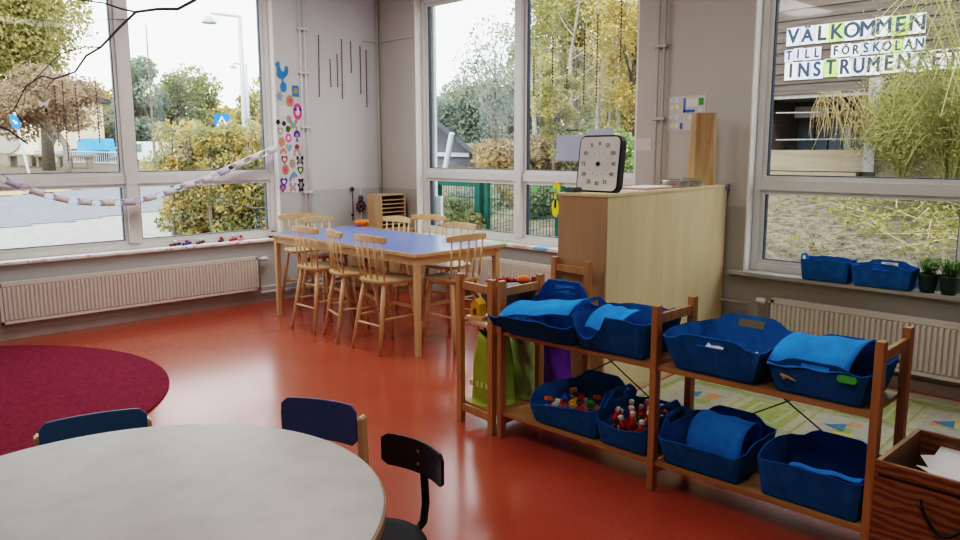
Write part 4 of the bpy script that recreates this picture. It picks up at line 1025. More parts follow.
# ================================================================== ROUND TABLE and chairs around it
RC, RR, RZ = Vector((.59, 1.90, 0)), .655, .66
t = thing('round_table', 'large round table with speckled grey laminate top in the foreground', 'table', RC)
m = MB(); m.lathe([(RR-.004, RZ-.024), (RR, RZ-.020), (RR, RZ-.004), (RR-.003, RZ)], (0, 0, 0), 128); m.build('tabletop', GREYTOP, t)
m = MB(); m.lathe([(RR-.002, RZ-.030), (RR+.0025, RZ-.028), (RR+.0025, RZ-.006), (RR+.0005, RZ-.004)], (0, 0, 0), 128); m.build('edge_band', mat('edge_wood', (.50, .36, .24), .5), t)
for k in range(4):
    a = PI/4+k*PI/2; m = MB(); m.tube([(.40*math.cos(a), .40*math.sin(a), RZ-.03), (.46*math.cos(a), .46*math.sin(a), 0)], [.026, .022], 12); m.build('leg', BEECH, t, smooth=True)
m = MB(); m.lathe([(.44, RZ-.09), (.46, RZ-.09), (.46, RZ-.031), (.44, RZ-.031)], (0, 0, 0), 48); m.build('apron', BEECH, t)
def kid_chair(label, loc, rz, bm_, w, top):
    """front = +x (towards table)"""
    t = thing('child_chair', label, 'chair', loc, rz)
    zs = .36
    m = MB(); m.prism(rrect(.16, w*.5, .04), .014, Matrix.Translation((.16, 0, zs))); m.build('seat', bm_, t, bevel=.003)
    for sy in (-1, 1):
        y = sy*(w*.5+.004)
        m = MB(); m.bar((-.058, y, 0), (-.030, y, top-.045), .022, .046); m.build('leg', BEECH, t, bevel=.006)
        m = MB(); m.taper((.32, y, 0), (.29, y, zs-.002), .032, .030); m.build('leg', BEECH, t, bevel=.003)
        m = MB(); m.bar((-.015, y, zs-.03), (.29, y, zs-.03), .02, .035); m.build('side_rail', BEECH, t)
    m = MB(); g = []; n = 12
    pl = rrect(w*.5, .075, .028, 6)
    # curved backrest panel
    NN = 14; vs = []; fs = []
    for j in range(NN+1):
        y = -w*.5+w*j/NN; e = min(1, (w*.5-abs(y))/.03); e = math.sqrt(max(0, 1-(1-e)**2)); hh = .075*(.72+.28*e)
        x = -.006-.028*(1-(2*y/w)**2)
        for z in (-hh, hh): vs += [(x, y, top-.075+z), (x+.011, y, top-.075+z)]
    for j in range(NN):
        o = 4*j; fs += [(o, o+1, o+5, o+4), (o+2, o+6, o+7, o+3), (o, o+4, o+6, o+2), (o+1, o+3, o+7, o+5)]
    fs += [(0, 2, 3, 1), (4*NN, 4*NN+1, 4*NN+3, 4*NN+2)]
    m = MB(); m.add(vs, fs); m.build('backrest', bm_, t, bevel=.002)
    m = MB(); vs = [(x+(.0), y, z) for x, y, z in vs]; 
    return t
p1 = onz(279, 399, .665); p2 = onz(358, 406, .665); mid = (p1+p2)/2; d = (p2-p1); rz2 = math.atan2(d.y, d.x)+PI/2+PI
kid_chair('navy and beech child chair tucked in at right side of round table', (mid.x, mid.y, 0), math.atan2(RC.y-mid.y, RC.x-mid.x), NAVY, (p2-p1).length*1.0, .668)
p1 = onz(38, 425, .665); p2 = onz(147, 411, .665); mid = (p1+p2)/2
kid_chair('teal blue child chair tucked in at the far side of round table', (mid.x, mid.y, 0), math.atan2(RC.y-mid.y, RC.x-mid.x), TEAL, (p2-p1).length, .672)
# black swivel chair
q1 = onz(382, 437, .66); q2 = onz(443, 462, .66); mid = (q1+q2)/2; sc = onz(397, 535, .40)
dirv = Vector((q2.x-q1.x, q2.y-q1.y, 0)); ww = dirv.length; nrm = Vector((dirv.y, -dirv.x, 0)).normalized()
if nrm.dot(Vector((sc.x-mid.x, sc.y-mid.y, 0))) < 0: nrm = -nrm
rzc = math.atan2(nrm.y, nrm.x)
t = thing('swivel_chair', 'black swivel chair with curved dark backrest right of round table', 'chair', (mid.x, mid.y, 0), rzc)
NN = 14; vs = []; fs = []
for j in range(NN+1):
    y = -ww*.5+ww*j/NN; e = min(1, (ww*.5-abs(y))/.03); e = math.sqrt(max(0, 1-(1-e)**2)); hh = .052*(.70+.30*e); x = -.005-.035*(1-(2*y/ww)**2)
    for z in (-hh, hh): vs += [(x, y, .625+z), (x+.012, y, .625+z)]
for j in range(NN):
    o = 4*j; fs += [(o, o+1, o+5, o+4), (o+2, o+6, o+7, o+3), (o, o+4, o+6, o+2), (o+1, o+3, o+7, o+5)]
fs += [(0, 2, 3, 1), (4*NN, 4*NN+1, 4*NN+3, 4*NN+2)]
m = MB(); m.add(vs, fs); br = m.build('backrest', DARKB, t, bevel=.002)
m = MB()
for z in (.605, .645): m.tube([(-.030, 0, z), (-.026, 0, z)], .006, 8); m.tube([(-.046, 0, z), (-.040, 0, z)], .006, 8)
m.build('bolt', CHROME, br)
m = MB(); m.tube([(-.047, 0, .66), (-.050, 0, .56), (-.055, 0, .47), (-.045, 0, .41), (-.005, 0, .385), (.10, 0, .382)], .0125, 12); m.build('back_support', BLACK, t, smooth=True)
m = MB(); m.lathe([(.150, .392), (.160, .396), (.163, .408), (.156, .419), (.13, .418), (.06, .414)], (.155, 0, 0), 40); m.build('seat', mat('black_seat', (.006, .007, .009), .6, spec=.25), t, smooth=True)
m = MB(); m.tube([(.155, 0, .10), (.155, 0, .39)], .022, 16); m.build('column', CHROME, t, smooth=True)
for k in range(5):
    a = 2*PI*k/5+.3; e = (.155+.22*math.cos(a), .22*math.sin(a)); m = MB(); m.tube([(.155, 0, .10), (e[0], e[1], .065)], [.018, .012], 8); lg = m.build('leg', BLACK, t)
    m = MB(); m.tube([(e[0], e[1]-.01, .026), (e[0], e[1]+.01, .026)], .0255, 12); m.tube([(e[0], e[1], .026), (e[0], e[1], .066)], .006, 6); m.build('castor', BLACK, lg)

# ================================================================== OUTSIDE
def sstep(a, b_, x): x = min(1, max(0, (x-a)/(b_-a))); return x*x*(3-2*x)
def terr(x, y):
    ra = x/y if y > .1 else 9
    tA = -.2+.040*min(max(0, y-9), 45)
    tC = .20+.135*min(max(0, x-5.7), 12)
    w = sstep(.62, .84, ra); return tA*(1-w)+tC*w
def onter(u, v, lift=0):
    d = ray(u, v); s = 5.5
    while s < 200:
        p = CAM+d*s
        if p.z <= terr(p.x, p.y)+lift: return p
        s += .05
    return CAM+d*60
def patch(name, m_, region, lift, step, label=None):
    """terrain-following sheet from a polygon-free grid: region(x,y)->bool"""
    x0, x1, y0, y1, ok = region; nx = int((x1-x0)/step); ny = int((y1-y0)/step); idx = {}; vs = []; fs = []
    for i in range(nx):
        for j in range(ny):
            cs = [(i, j), (i+1, j), (i+1, j+1), (i, j+1)]
            cx_, cy_ = x0+(i+.5)*step, y0+(j+.5)*step
            if not ok(cx_, cy_): continue
            f = []
            for a, b_ in cs:
                if (a, b_) not in idx: idx[(a, b_)] = len(vs); X, Y = x0+a*step, y0+b_*step; vs.append((X, Y, terr(X, Y)+lift))
                f.append(idx[(a, b_)])
            fs.append(tuple(f))
    m = MB(); m.add(vs, fs); o = struct(m.build(name, m_, smooth=True)); return o
GROUND = ramp_mat('ground_litter', [(.25, (.06, .05, .03)), (.45, (.13, .105, .078)), (.58, (.18, .15, .12)), (.72, (.20, .17, .08))], 9, .95, 8, bump=.4)
patch('ground', GROUND, (-30, 46, -14, 70, lambda x, y: not (x < XR+.2 and y < YL+.2)), -.02, .6)
PAVE = ramp_mat('pale_paving', [(.3, (.24, .23, .21)), (.7, (.31, .295, .27))], 5, .9, 4)
la = onter(0, 229); lb_ = onter(117, 216); sl = (lb_.y-la.y)/(lb_.x-la.x)
e1 = lambda x: la.y+sl*(x-la.x)
lc = onter(0, 197); ld = onter(113, 187); s2 = (ld.y-lc.y)/(ld.x-lc.x); e2 = lambda x: lc.y+s2*(x-lc.x)
patch('ground_paving', PAVE, (-12, 9, YL+.3, 30, lambda x, y: y < e1(x)+.1 and x < .66*y), .0, .3)
patch('ground_road', ASPH, (-25, 18, YL+.3, 60, lambda x, y: e1(x) <= y < e2(x) and x < .70*y), .01, .3)
LITTER = ramp_mat('orange_litter', [(.3, (.26, .15, .07)), (.5, (.38, .26, .14)), (.7, (.30, .28, .24))], 14, .95)
patch('ground_leaves', LITTER, (-25, 15, 8, 60, lambda x, y: e2(x) <= y < e2(x)+2.2 and x < .7*y), .015, .3)

def leafcloud(centers, radii, n, size, seed=0):
    rg = np.random.RandomState(seed); k = len(centers); per = n//k; vs = []; 
    C_ = np.repeat(np.array([list(c) for c in centers]), per, 0); R_ = np.repeat(np.array(radii), per, 0)
    d = rg.normal(size=C_.shape); d /= np.linalg.norm(d, axis=1)[:, None]; rr = rg.uniform(.35, 1, (len(C_), 1))**.6
    P_ = C_+d*rr*R_
    a = rg.normal(size=C_.shape); a /= np.linalg.norm(a, axis=1)[:, None]; b_ = rg.normal(size=C_.shape); b_ -= a*(a*b_).sum(1)[:, None]; b_ /= np.linalg.norm(b_, axis=1)[:, None]
    s = size*rg.uniform(.6, 1.3, (len(C_), 1))
    V = np.stack([P_-a*s, P_+b_*s*.55, P_+a*s, P_-b_*s*.55], 1).reshape(-1, 3)
    F = np.arange(len(V)).reshape(-1, 4)
    return V, F
def mesh_np(name, V, F, mm, parent=None):
    me = bpy.data.meshes.new(name); me.from_pydata(V.tolist(), [], F.tolist()); me.materials.append(mm); o = bpy.data.objects.new(name, me); col.objects.link(o); o.parent = parent; return o
def tree(name, label, box, D, n, size, mm, trunk=True, k=22, seed=1, vbase=None, bark=BARK, cat='tree', twigs=0, tr=.012, ur=None):
    u0, v0, u1, v1 = box; c = atd((u0+u1)/2, (v0+v1)/2, D); w = (u1-u0)*D/FPX/2; h = (v1-v0)*D/FPX/2
    rg = random.Random(seed); cs = []; rs = []
    for i in range(k):
        while True:
            p = Vector((rg.uniform(-1, 1), rg.uniform(-1, 1), rg.uniform(-1, 1)))
            if p.length < 1: break
        cs.append(c+Vector((p.x*w*.72, p.y*w*.72, p.z*h*.74))); q = rg.uniform(.22, .42); rs.append((w*q, w*q, min(h, w)*q))
    gx, gy = c.x, c.y
    if ur: b0 = atd(ur, (v0+v1)/2, D); gx, gy = b0.x, b0.y
    t = thing(name, label, cat, (gx, gy, terr(gx, gy)))
    off = Vector(t.location)
    V, F = leafcloud([p-off for p in cs], rs, n, size, seed); mesh_np('foliage', V, F, mm, t)
    if trunk:
        m = MB(); top = c+Vector((0, 0, h*.3))-off; hgt = top.z
        m.tube([(0, 0, -.05), (.02*hgt*rg.uniform(-1, 1), .01*hgt, hgt*.35), (top.x*.6, top.y*.6, hgt*.7), top], [D*tr, D*tr*.75, D*tr*.5, D*tr*.15], 8)
        for i in range(min(k, 12)):
            b_ = Vector((top.x*.4, top.y*.4, hgt*rg.uniform(.3, .75))); e = cs[i]-off; m.tube([b_, b_.lerp(e, .5)+Vector((0, 0, .03*hgt)), e], [D*tr*.35, D*tr*.2, D*tr*.06], 5)
        m.build('trunk', bark, t, smooth=True)
    return t
YG = leafmat('yellow_green_leaf', [(.3, (.15, .16, .06)), (.5, (.33, .30, .12)), (.7, (.52, .42, .18))], 1.5)  # leaf colours here are paled to stand in for outdoor haze
OLIVE = leafmat('olive_leaf', [(.3, (.13, .15, .08)), (.5, (.25, .26, .13)), (.7, (.42, .37, .17))], .9)
RUSSET = leafmat('russet_leaf', [(.3, (.19, .13, .09)), (.5, (.32, .23, .16)), (.7, (.46, .36, .22))], 1.2)
GOLDL = leafmat('gold_leaf', [(.3, (.25, .19, .07)), (.5, (.44, .33, .12)), (.7, (.60, .46, .19))], 2.5)
HAZEG = leafmat('hazed_green_leaf', [(.3, (.13, .17, .145)), (.5, (.22, .26, .21)), (.7, (.36, .36, .22))], 1.0)
WILLOW = leafmat('willow_leaf', [(.3, (.14, .14, .04)), (.5, (.27, .25, .08)), (.7, (.46, .40, .14))], 2.0)
STRAW = mat('straw', (.30, .22, .11), .9, .3, 20)
# --- seen through the left window
tree('roadside_tree', 'large yellow green tree beyond the street at the left', (-110, -100, 96, 112), 30, 26000, .10, YG, seed=2, tr=.0085, ur=35, k=40)
tree('roadside_tree', 'reddish bush-like tree under the large yellow tree', (-40, 60, 104, 140), 27, 12000, .075, RUSSET, seed=3, tr=.006, ur=61, bark=PALEBARK, k=34)
tree('distant_tree', 'grey green tree behind the white van in left window', (104, 40, 180, 196), 55, 9000, .17, HAZEG, seed=4, k=34)
tree('distant_tree', 'golden tree in the middle of far row, left window', (138, 46, 226, 196), 60, 10000, .18, OLIVE, seed=5, k=34)
tree('distant_tree', 'low golden tree at the right of far row, left window', (184, 82, 248, 196), 62, 7000, .17, GOLDL, seed=6, k=30)
tree('distant_tree', 'pale tree behind the street lamp in left window', (226, 66, 306, 190), 50, 7000, .15, YG, seed=7, k=30)
tree('distant_tree', 'brownish tree behind the left mullion', (56, 70, 146, 190), 58, 8000, .17, GOLDL, seed=8, k=30)
# hedge
def hedge(label, box, D, n, size, mm, depth, seed):
    u0, v0, u1, v1 = box; a = onter(u0, v1); dpt = D; p0 = atd(u0, v1, D); p1 = atd(u1, v1, D); top = atd((u0+u1)/2, v0, D).z
    bz_ = terr((p0.x+p1.x)/2, (p0.y+p1.y)/2); t = thing('hedge', label, 'hedge', ((p0.x+p1.x)/2, (p0.y+p1.y)/2, bz_)); off = Vector(t.location)
    rg = random.Random(seed); cs = []; rs = []; nrm_ = Vector((ray(480, 200).x, ray(480, 200).y, 0)).normalized()
    for i in range(110):
        f = rg.random(); z = rg.uniform(.08, .95); p = p0.lerp(p1, f); q = p+nrm_*rg.uniform(0, depth); cs.append(Vector((q.x, q.y, bz_+(top-bz_)*z))-off); rs.append((.26, .26, .24))
    V, F = leafcloud(cs, rs, n, size, seed); mesh_np('foliage', V, F, mm, t)
    m = MB()
    for i in range(16):
        p = p0.lerp(p1, (i+.5)/16)+nrm_*rg.uniform(0, depth*.6); g = Vector((p.x, p.y, bz_))-off; m.tube([g-Vector((0, 0, .1)), g+Vector((rg.uniform(-.1, .1), 0, .6)), g+Vector((rg.uniform(-.3, .3), .1, (top-bz_)*.9))], [.045, .035, .01], 6)
    m.build('stems', BARK, t)
    return t
hedge('clipped golden green hedge beside the pavement outside left window', (160, 122, 292, 232), 12.5, 34000, .036, leafmat('hedge_leaf', [(.3, (.16, .16, .07)), (.45, (.30, .29, .14)), (.58, (.46, .34, .12)), (.72, (.58, .42, .18))], 3.2), .9, 9)
# cream building
p0 = atd(-80, 170, 44); p1 = atd(40, 170, 44); nr = (p1-p0).normalized(); dv = Vector((-nr.y, nr.x, 0)); g = terr(p0.x, p0.y)
t = thing('cream_building', 'low cream rendered building behind the large tree at left', 'building', (p0.x, p0.y, 0)); Lb = Vector((p1.x-p0.x, p1.y-p0.y, 0)).length
t.rotation_euler.z = math.atan2(p1.y-p0.y, p1.x-p0.x); zt_ = atd(0, 96, 44).z; zb_ = atd(0, 172, 44).z
m = MB(); m.box((0, 0, zb_-1.0), (Lb, 8, zt_)); m.build('wall', CREAMW, t)
m = MB(); m.box((-.4, -.4, zt_), (Lb+.4, 8.4, zt_+.3)); m.build('roof', DKGREY, t)
m = MB(); m.tube([(Lb*.74, -.02, (zt_*.45+zb_*.55)), (Lb*.74, -.12, zt_*.45+zb_*.55)], .9, 24); m.build('round_window', mat('dim_window', (.32, .30, .26), .4), t)
m = MB(); m.box((0, -.05, zb_-1), (Lb, -.002, zb_+.55)); m.build('brick_base', mat('brick', (.33, .2, .12), .8, .3, 20), t)
# low wall / fence / vehicles
p0 = atd(36, 168, 36); p1 = atd(118, 168, 36)
t = thing('metal_railing', 'grey metal railing beyond the street in front of vehicles', 'railing', (p0.x, p0.y, terr(p0.x, p0.y))); off = Vector(t.location)
zt_ = atd(70, 150, 36).z-off.z; dvec = Vector((p1.x-p0.x, p1.y-p0.y, terr(p1.x, p1.y)-off.z))
for f in (.08, .95):
    m = MB(); m.tube([(0, 0, zt_*f), (dvec.x, dvec.y, dvec.z+zt_*f)], .04, 6); m.build('rail', GALV, t)
m = MB()
for k in range(40): q = dvec*(k/39); m.tube([(q.x, q.y, q.z), (q.x, q.y, q.z+zt_*.95)], .022, 5)
m.build('bars', GALV, t)
def vehicle(label, u0, v0, u1, v1, D, bm_, van=False, name='parked_car'):
    p0 = atd(u0, v1, D); p1 = atd(u1, v1, D); Lc = Vector((p1.x-p0.x, p1.y-p0.y, 0)).length; hc = (v1-v0)*D/FPX; t = thing(name, label, 'vehicle', (p0.x, p0.y, p0.z)); t.rotation_euler.z = math.atan2(p1.y-p0.y, p1.x-p0.x)
    pr = [(0, .18), (0, .55), (.06, .62), (.16, .98), (.24, 1.0), (.97, 1.0), (1, .9), (1, .18)] if van else [(0, .2), (0, .5), (.2, .58), (.32, .95), (.45, 1), (.72, .98), (.88, .62), (1, .55), (1, .2)]
    Mx = Matrix(((1,0,0,0),(0,0,-1,1.7),(0,1,0,0),(0,0,0,1)))
    m = MB(); m.prism([(x*Lc, z*hc) for x, z in pr], 1.7, Mx); m.build('body', bm_, t)
    gl = [(.10, .62), (.18, .92), (.40, .92), (.40, .62)] if van else [(.27, .60), (.36, .9), (.70, .9), (.82, .62)]
    m = MB(); m.prism([(x*Lc, z*hc) for x, z in gl], .02, Matrix(((1,0,0,0),(0,0,-1,.0),(0,1,0,0),(0,0,0,1)))); m.build('side_glass', CARG, t)
    for x in (.2, .8):
        m = MB(); m.tube([(x*Lc, .0-.02, .18*hc), (x*Lc, .25, .18*hc)], .18*hc, 16); m.build('wheel', BLACK, t)
    return t
vehicle('dark parked car behind the railing in left window', 64, 149, 86, 164, 42, CARD)
vehicle('white parked van left of the hedge', 129, 142, 164, 168, 40, CARW, True, 'parked_van')
vehicle('pale parked car beyond the hedge gap near left mullion', 96, 152, 122, 165, 46, CARW)
p = atd(78, 163, 40); t = thing('covered_trailer', 'trailer under a bright blue tarpaulin beyond the railing', 'trailer', (p.x, p.y, p.z)); t.rotation_euler.z = -AZ+PI/2*0+math.radians(-44)
m = MB(); k_ = 40/FPX; m.prism([(0, 6*k_), (2*k_, 22*k_), (20*k_, 24*k_), (25*k_, 8*k_)], 1.5, Matrix(((1,0,0,0),(0,0,-1,1.5),(0,1,0,0),(0,0,0,1)))); m.build('tarpaulin', TARP, t)
m = MB(); m.box((0, 0, .1), (25*k_, 1.5, 6*k_)); m.build('trailer_bed', CARD, t)
for sx in (6, 19):
    m = MB(); m.tube([(sx*k_, -.02, .17), (sx*k_, .2, .17)], .28, 14); m.build('wheel', BLACK, t)
p = atd(102, 163, 38); t = thing('waste_bin', 'small black bin at the end of the railing', 'bin', (p.x, p.y, terr(p.x, p.y))); hb = atd(102, 152, 38).z-t.location.z
m = MB(); m.box((-.25, -.25, 0), (.25, .25, hb)); m.build('bin_body', BLACK, t, bevel=.03); m = MB(); m.box((-.28, -.28, hb), (.28, .28, hb+.08)); m.build('lid', CARD, t)
def lamp_post(label, ub, D, vt, arm_u, tr=.07):
    p = atd(ub, 150, D); t = thing('street_lamp', label, 'street lamp', (p.x, p.y, terr(p.x, p.y))); zt_ = atd(ub, vt, D).z-t.location.z; e = atd(arm_u, vt, D); d = Vector((e.x-p.x, e.y-p.y, 0))
    m = MB(); m.tube([(0, 0, 0), (0, 0, zt_*.6), (0, 0, zt_)], [tr, tr*.75, tr*.55], 10); m.build('pole', GALV, t, smooth=True)
    m = MB(); m.tube([(0, 0, zt_-.02), tuple(d*.9+Vector((0, 0, zt_+.12)))], tr*.45, 8); m.build('arm', GALV, t)
    m = MB(); q = d+Vector((0, 0, zt_-.02)); m.lathe([(.04, .09), (.08, .06), (.17, -.05), (.16, -.07), (.06, -.08)], q, 14); m.build('lamp_head', GALV, t)
lamp_post('tall grey street lamp at the right side of left window', 246, 17, 19, 209, .075)
lamp_post('smaller far street lamp seen beside the tall one', 250, 34, 66, 233, .09)
p = atd(155, 160, 30); t = thing('flag_pole', 'thin dark pole above the trees in left window', 'pole', (p.x, p.y, terr(p.x, p.y))); zt_ = atd(153.5, 27, 30).z-t.location.z
m = MB(); m.tube([(0, 0, 0), (0, 0, zt_*.5), (0, 0, zt_)], [.06, .045, .02], 8); m.build('mast', BARK, t)
def zmat(p, zz):  # vertical plate facing the camera side
    d = Vector((-p.x, -p.y, 0)).normalized(); rgt = Vector((0, 0, 1)).cross(d); return Matrix(((rgt.x, 0, d.x, p.x), (rgt.y, 0, d.y, p.y), (0, 1, 0, zz), (0, 0, 0, 1)))
p = atd(222, 121, 13.6); g = terr(p.x, p.y)
t = thing('crossing_sign', 'blue square pedestrian crossing sign above the hedge', 'road sign', (0, 0, 0))
M_ = zmat(p, p.z); s_ = 7.3*13.6/FPX
m = MB(); m.prism(rrect(s_, s_, .02, 3), .02, M_); m.build('plate', SIGNB, t)
m = MB(); m.prism([(-s_*.78, -s_*.66), (s_*.78, -s_*.66), (0, s_*.72)], .004, M_ @ Matrix.Translation((0, 0, .0205))); m.build('white_triangle', WHITE, t)
m = MB(); Mm = M_ @ Matrix.Translation((0, -s_*.12, .025))
m.prism(poly_circ(s_*.09), .003, Mm @ Matrix.Translation((0.01, s_*.36, 0))); m.prism(sz([(-.10,.25),(.10,.25),(.08,-.05),(.25,-.45),(.14,-.5),(0,-.12),(-.14,-.5),(-.27,-.45),(-.08,-.05)], s_), .003, Mm); m.prism(sz([(-.1,.22),(-.3,-.02),(-.24,-.06),(-.04,.12)], s_), .003, Mm); m.prism(sz([(.1,.22),(.3,0),(.24,-.05),(.04,.12)], s_), .003, Mm); m.build('walking_figure', INK, t)
m = MB(); pb_ = p+Vector((p.x, p.y, 0)).normalized()*.05; m.tube([(pb_.x, pb_.y, g), (pb_.x, pb_.y, p.z+s_)], .03, 8); m.build('pole', GALV, t)
p = atd(15, 122, 24); g = terr(p.x, p.y); t = thing('road_sign', 'round blue road sign on a leaning pole at far left', 'road sign', (0, 0, 0)); M_ = zmat(p, p.z)
m = MB(); m.prism([(x*.55-.0, y*1.0) for x, y in poly_circ(.24)], .02, M_ @ Matrix.Rotation(.35, 4, 'Z')); m.build('plate', SIGNB, t)
m = MB(); m.prism(sz([(-.4,-.12),(.1,-.12),(.1,-.3),(.45,0),(.1,.3),(.1,.12),(-.4,.12)], .20), .004, M_ @ Matrix.Translation((0, 0, .021)) @ Matrix.Rotation(-.8, 4, 'Z')); m.build('arrow', WHITE, t)
pb_ = p+Vector((p.x, p.y, 0)).normalized()*.06; m = MB(); q = atd(22, 170, 24); m.tube([(pb_.x+.25, pb_.y-.2, terr(pb_.x, pb_.y)), (pb_.x, pb_.y, p.z+.3)], .04, 8); m.build('pole', GALV, t)
# benches (pale) below the big tree
for k, (u, lb2) in enumerate([(24, 'weathered picnic bench below the large tree, left one'), (52, 'weathered picnic bench below the large tree, middle one'), (80, 'weathered picnic bench below the railing, right one')]):
    p = atd(u, 170, 33); t = thing('picnic_bench', lb2, 'bench', (p.x, p.y, terr(p.x, p.y)), math.radians(-44+90*0)); zt_ = max(.5, atd(u, 164.5, 33).z-t.location.z)
    m = MB(); m.box((-.55, -.3, zt_-.08), (.55, .3, zt_)); m.build('bench_top', LEDGEW, t)
    for sx in (-.45, .45):
        m = MB(); m.box((sx-.05, -.25, 0), (sx+.05, .25, zt_-.08)); m.build('leg', LEDGEW, t)
# bicycle by the hedge
p = onter(252, 226); cc = atd(249.5, 207, 10.6); R_ = .30
t = thing('bicycle', 'parked bicycle with pink rimmed wheel at the hedge', 'bicycle', (cc.x, cc.y, terr(cc.x, cc.y))); rdir = Vector((.95, -.30, 0)).normalized(); t.rotation_euler.z = math.atan2(rdir.y, rdir.x)+.5
for x in (0, .95):
    m = MB(); m.tube([(x+R_*math.cos(a), 0, R_+.02+R_*math.sin(a)) for a in [2*PI*k/28 for k in range(29)]], .018, 6, False); wv = m.build('wheel', mat('pink_rim', (.45, .20, .22), .5), t)
    m = MB()
    for k in range(14): a = 2*PI*k/14; m.tube([(x, 0, R_+.02), (x+R_*math.cos(a), 0, R_+.02+R_*math.sin(a))], .002, 3)
    m.build('spokes', GALV, wv)
m = MB(); m.tube([(0, 0, .32), (.12, 0, .78), (.62, 0, .74), (.45, 0, .30), (.95, 0, .32), (.62, 0, .74)], .016, 6); m.tube([(.45, 0, .3), (.14, 0, .7)], .016, 6); m.build('frame', CARD, t)
m = MB(); m.tube([(.12, -.22, .95), (.10, 0, .93), (.12, .22, .95)], .012, 6); m.tube([(.12, 0, .78), (.10, 0, .93)], .012, 6); m.build('handlebar', BLACK, t)
m = MB(); m.ball((.64, 0, .86), (.12, .06, .03)); m.tube([(.62, 0, .74), (.63, 0, .85)], .012, 6); m.build('saddle', BLACK, t)

# --- seen through the middle window: shed, fence, trees
D = 16.5
t = thing('garden_shed', 'dark gabled shed roof seen low in the middle window', 'shed', (0, 0, 0))
xs = 13.2
rp = [onx(u, v, xs) for u, v in ((408, 112), (440, 127), (468, 150), (499, 172), (408, 172))]
m = MB(); hv = Vector((ray(450, 150).x, ray(450, 150).y, 0)).normalized()*2.2; A_ = [(p.x, p.y, p.z) for p in rp]; B_ = [(p.x+hv.x, p.y+hv.y, p.z) for p in rp]; n = 5
m.add(A_+B_, [(4, 3, 2, 1, 0), (5, 6, 7, 8, 9)]+[(i, (i+1) % n, n+(i+1) % n, n+i) for i in range(n)]); m.build('gable', mat('shed_boards', (.10, .10, .115), .8), t)
m = MB(); q = [onx(u, v, xs-.45) for u, v in ((404, 104), (440, 122), (470, 147), (506, 172.5), (503, 175), (468, 151), (438, 127), (404, 110))]
m.add([(p.x, p.y, p.z) for p in q]+[(p.x+hv.x*1.3, p.y+hv.y*1.3, p.z) for p in q], [tuple(range(7, -1, -1)), tuple(range(8, 16))]+[(i, (i+1) % 8, 8+(i+1) % 8, 8+i) for i in range(8)]); m.build('roof', DKGREY, t)
m = MB(); a, b_ = onx(404, 172, xs), onx(484, 172, xs); m.box((xs+.2, a.y, terr(xs, b_.y)-.2), (xs+.6, b_.y, b_.z)); m.build('wall', GREYPL, t)
m = MB(); m.tube([onx(452, 133, xs-.5), onx(441, 192, xs-.5)], .07, 8); m.build('downpipe', mat('pale_pipe', (.45, .50, .55), .5), t)
m = MB(); a, b_ = onx(404, 153.5, xs-.05), onx(470, 155, xs-.05); m.bar(a, b_, .10, .05, (0, 0, 1)); m.build('crossbeam', GALV, t)
# green fence
XF = 7.4
t = thing('green_fence', 'dark green mesh fence with square posts outside middle window', 'fence', (0, 0, 0))
zt_ = onx(460, 182.5, XF).z; 
def fpost(u, w=.09):
    y = onx(u, 200, XF).y; m = MB(); m.box((XF-w/2, y-w/2, terr(XF, y)-.1), (XF+w/2, y+w/2, zt_+.04)); m.build('post', TEALFENCE, t)
    return y
y_a = fpost(479.5, .10); y_b = fpost(487.5, .06); y_c = fpost(438, .09); y_d = fpost(560, .09)
m = MB(); m.box((XF-.03, y_a, zt_-.05), (XF+.03, y_c, zt_+.02)); m.build('top_rail', TEALFENCE, t)
m = MB()
yy = y_d
while yy < y_c: m.tube([(XF, yy, terr(XF, yy)), (XF, yy, zt_)], .0045, 4, False); yy += .055
zz = .7
while zz < zt_: m.tube([(XF, y_d, zz), (XF, y_c, zz)], .006, 4, False); zz += .2
m.build('wire_mesh', TEALFENCE, t)
# white fascia strip outside the middle window left
m = MB(); a = onx(431.5, 100, XR+.23); m.box((XR+.245, a.y-.03, .66), (XR+.28, a.y+.05, ZT-.05)); m.box((XR+.245, a.y-.12, .66), (XR+.28, a.y-.031, 1.05)); tag(m.build('outer_casing', mat('casing_white', (.72, .78, .84), .5)), 'white outer casing board at the left edge of middle window', 'casing')
FRESH = leafmat('fresh_leaf', [(.3, (.14, .20, .08)), (.5, (.28, .38, .15)), (.7, (.44, .52, .24))], 1.8); RUST = leafmat('rust_leaf', [(.3, (.14, .11, .06)), (.5, (.28, .19, .09)), (.7, (.42, .31, .16))], 1.8)
tree('birch_tree', 'nearly bare twiggy tree left of the middle mullion, against the sky', (445, 0, 545, 150), 26, 3500, .06, HAZEG, seed=21, tr=.004, k=40)
tree('birch_tree', 'grey green bush tree above the shed roof', (415, 72, 512, 185), 30, 14000, .085, HAZEG, seed=22, tr=.004, k=40)
tree('birch_tree', 'hazy grey green tree behind the middle mullion', (462, 56, 560, 185), 34, 14000, .09, HAZEG, seed=32, tr=.004, k=40)
tree('birch_tree', 'yellow leaved tree filling the right half of middle window', (505, -110, 650, 120), 21, 17000, .055, YG, seed=23, tr=.005, k=60)
tree('birch_tree', 'golden leaved tree at the right edge of middle window', (570, -60, 700, 150), 17.5, 12000, .045, GOLDL, seed=24, tr=.005, k=46)
tree('birch_tree', 'tall olive tree behind the golden ones in middle window', (500, -40, 610, 190), 32, 15000, .085, OLIVE, seed=25, tr=.005, k=50)
tree('birch_tree', 'second olive tree far back at the right edge of middle window', (580, -40, 700, 190), 33, 15000, .09, YG, seed=33, tr=.005, k=50)
tree('birch_tree', 'slender tree between mullion and timer in middle window', (524, 40, 585, 175), 15, 5000, .038, YG, seed=26, tr=.003, k=24)
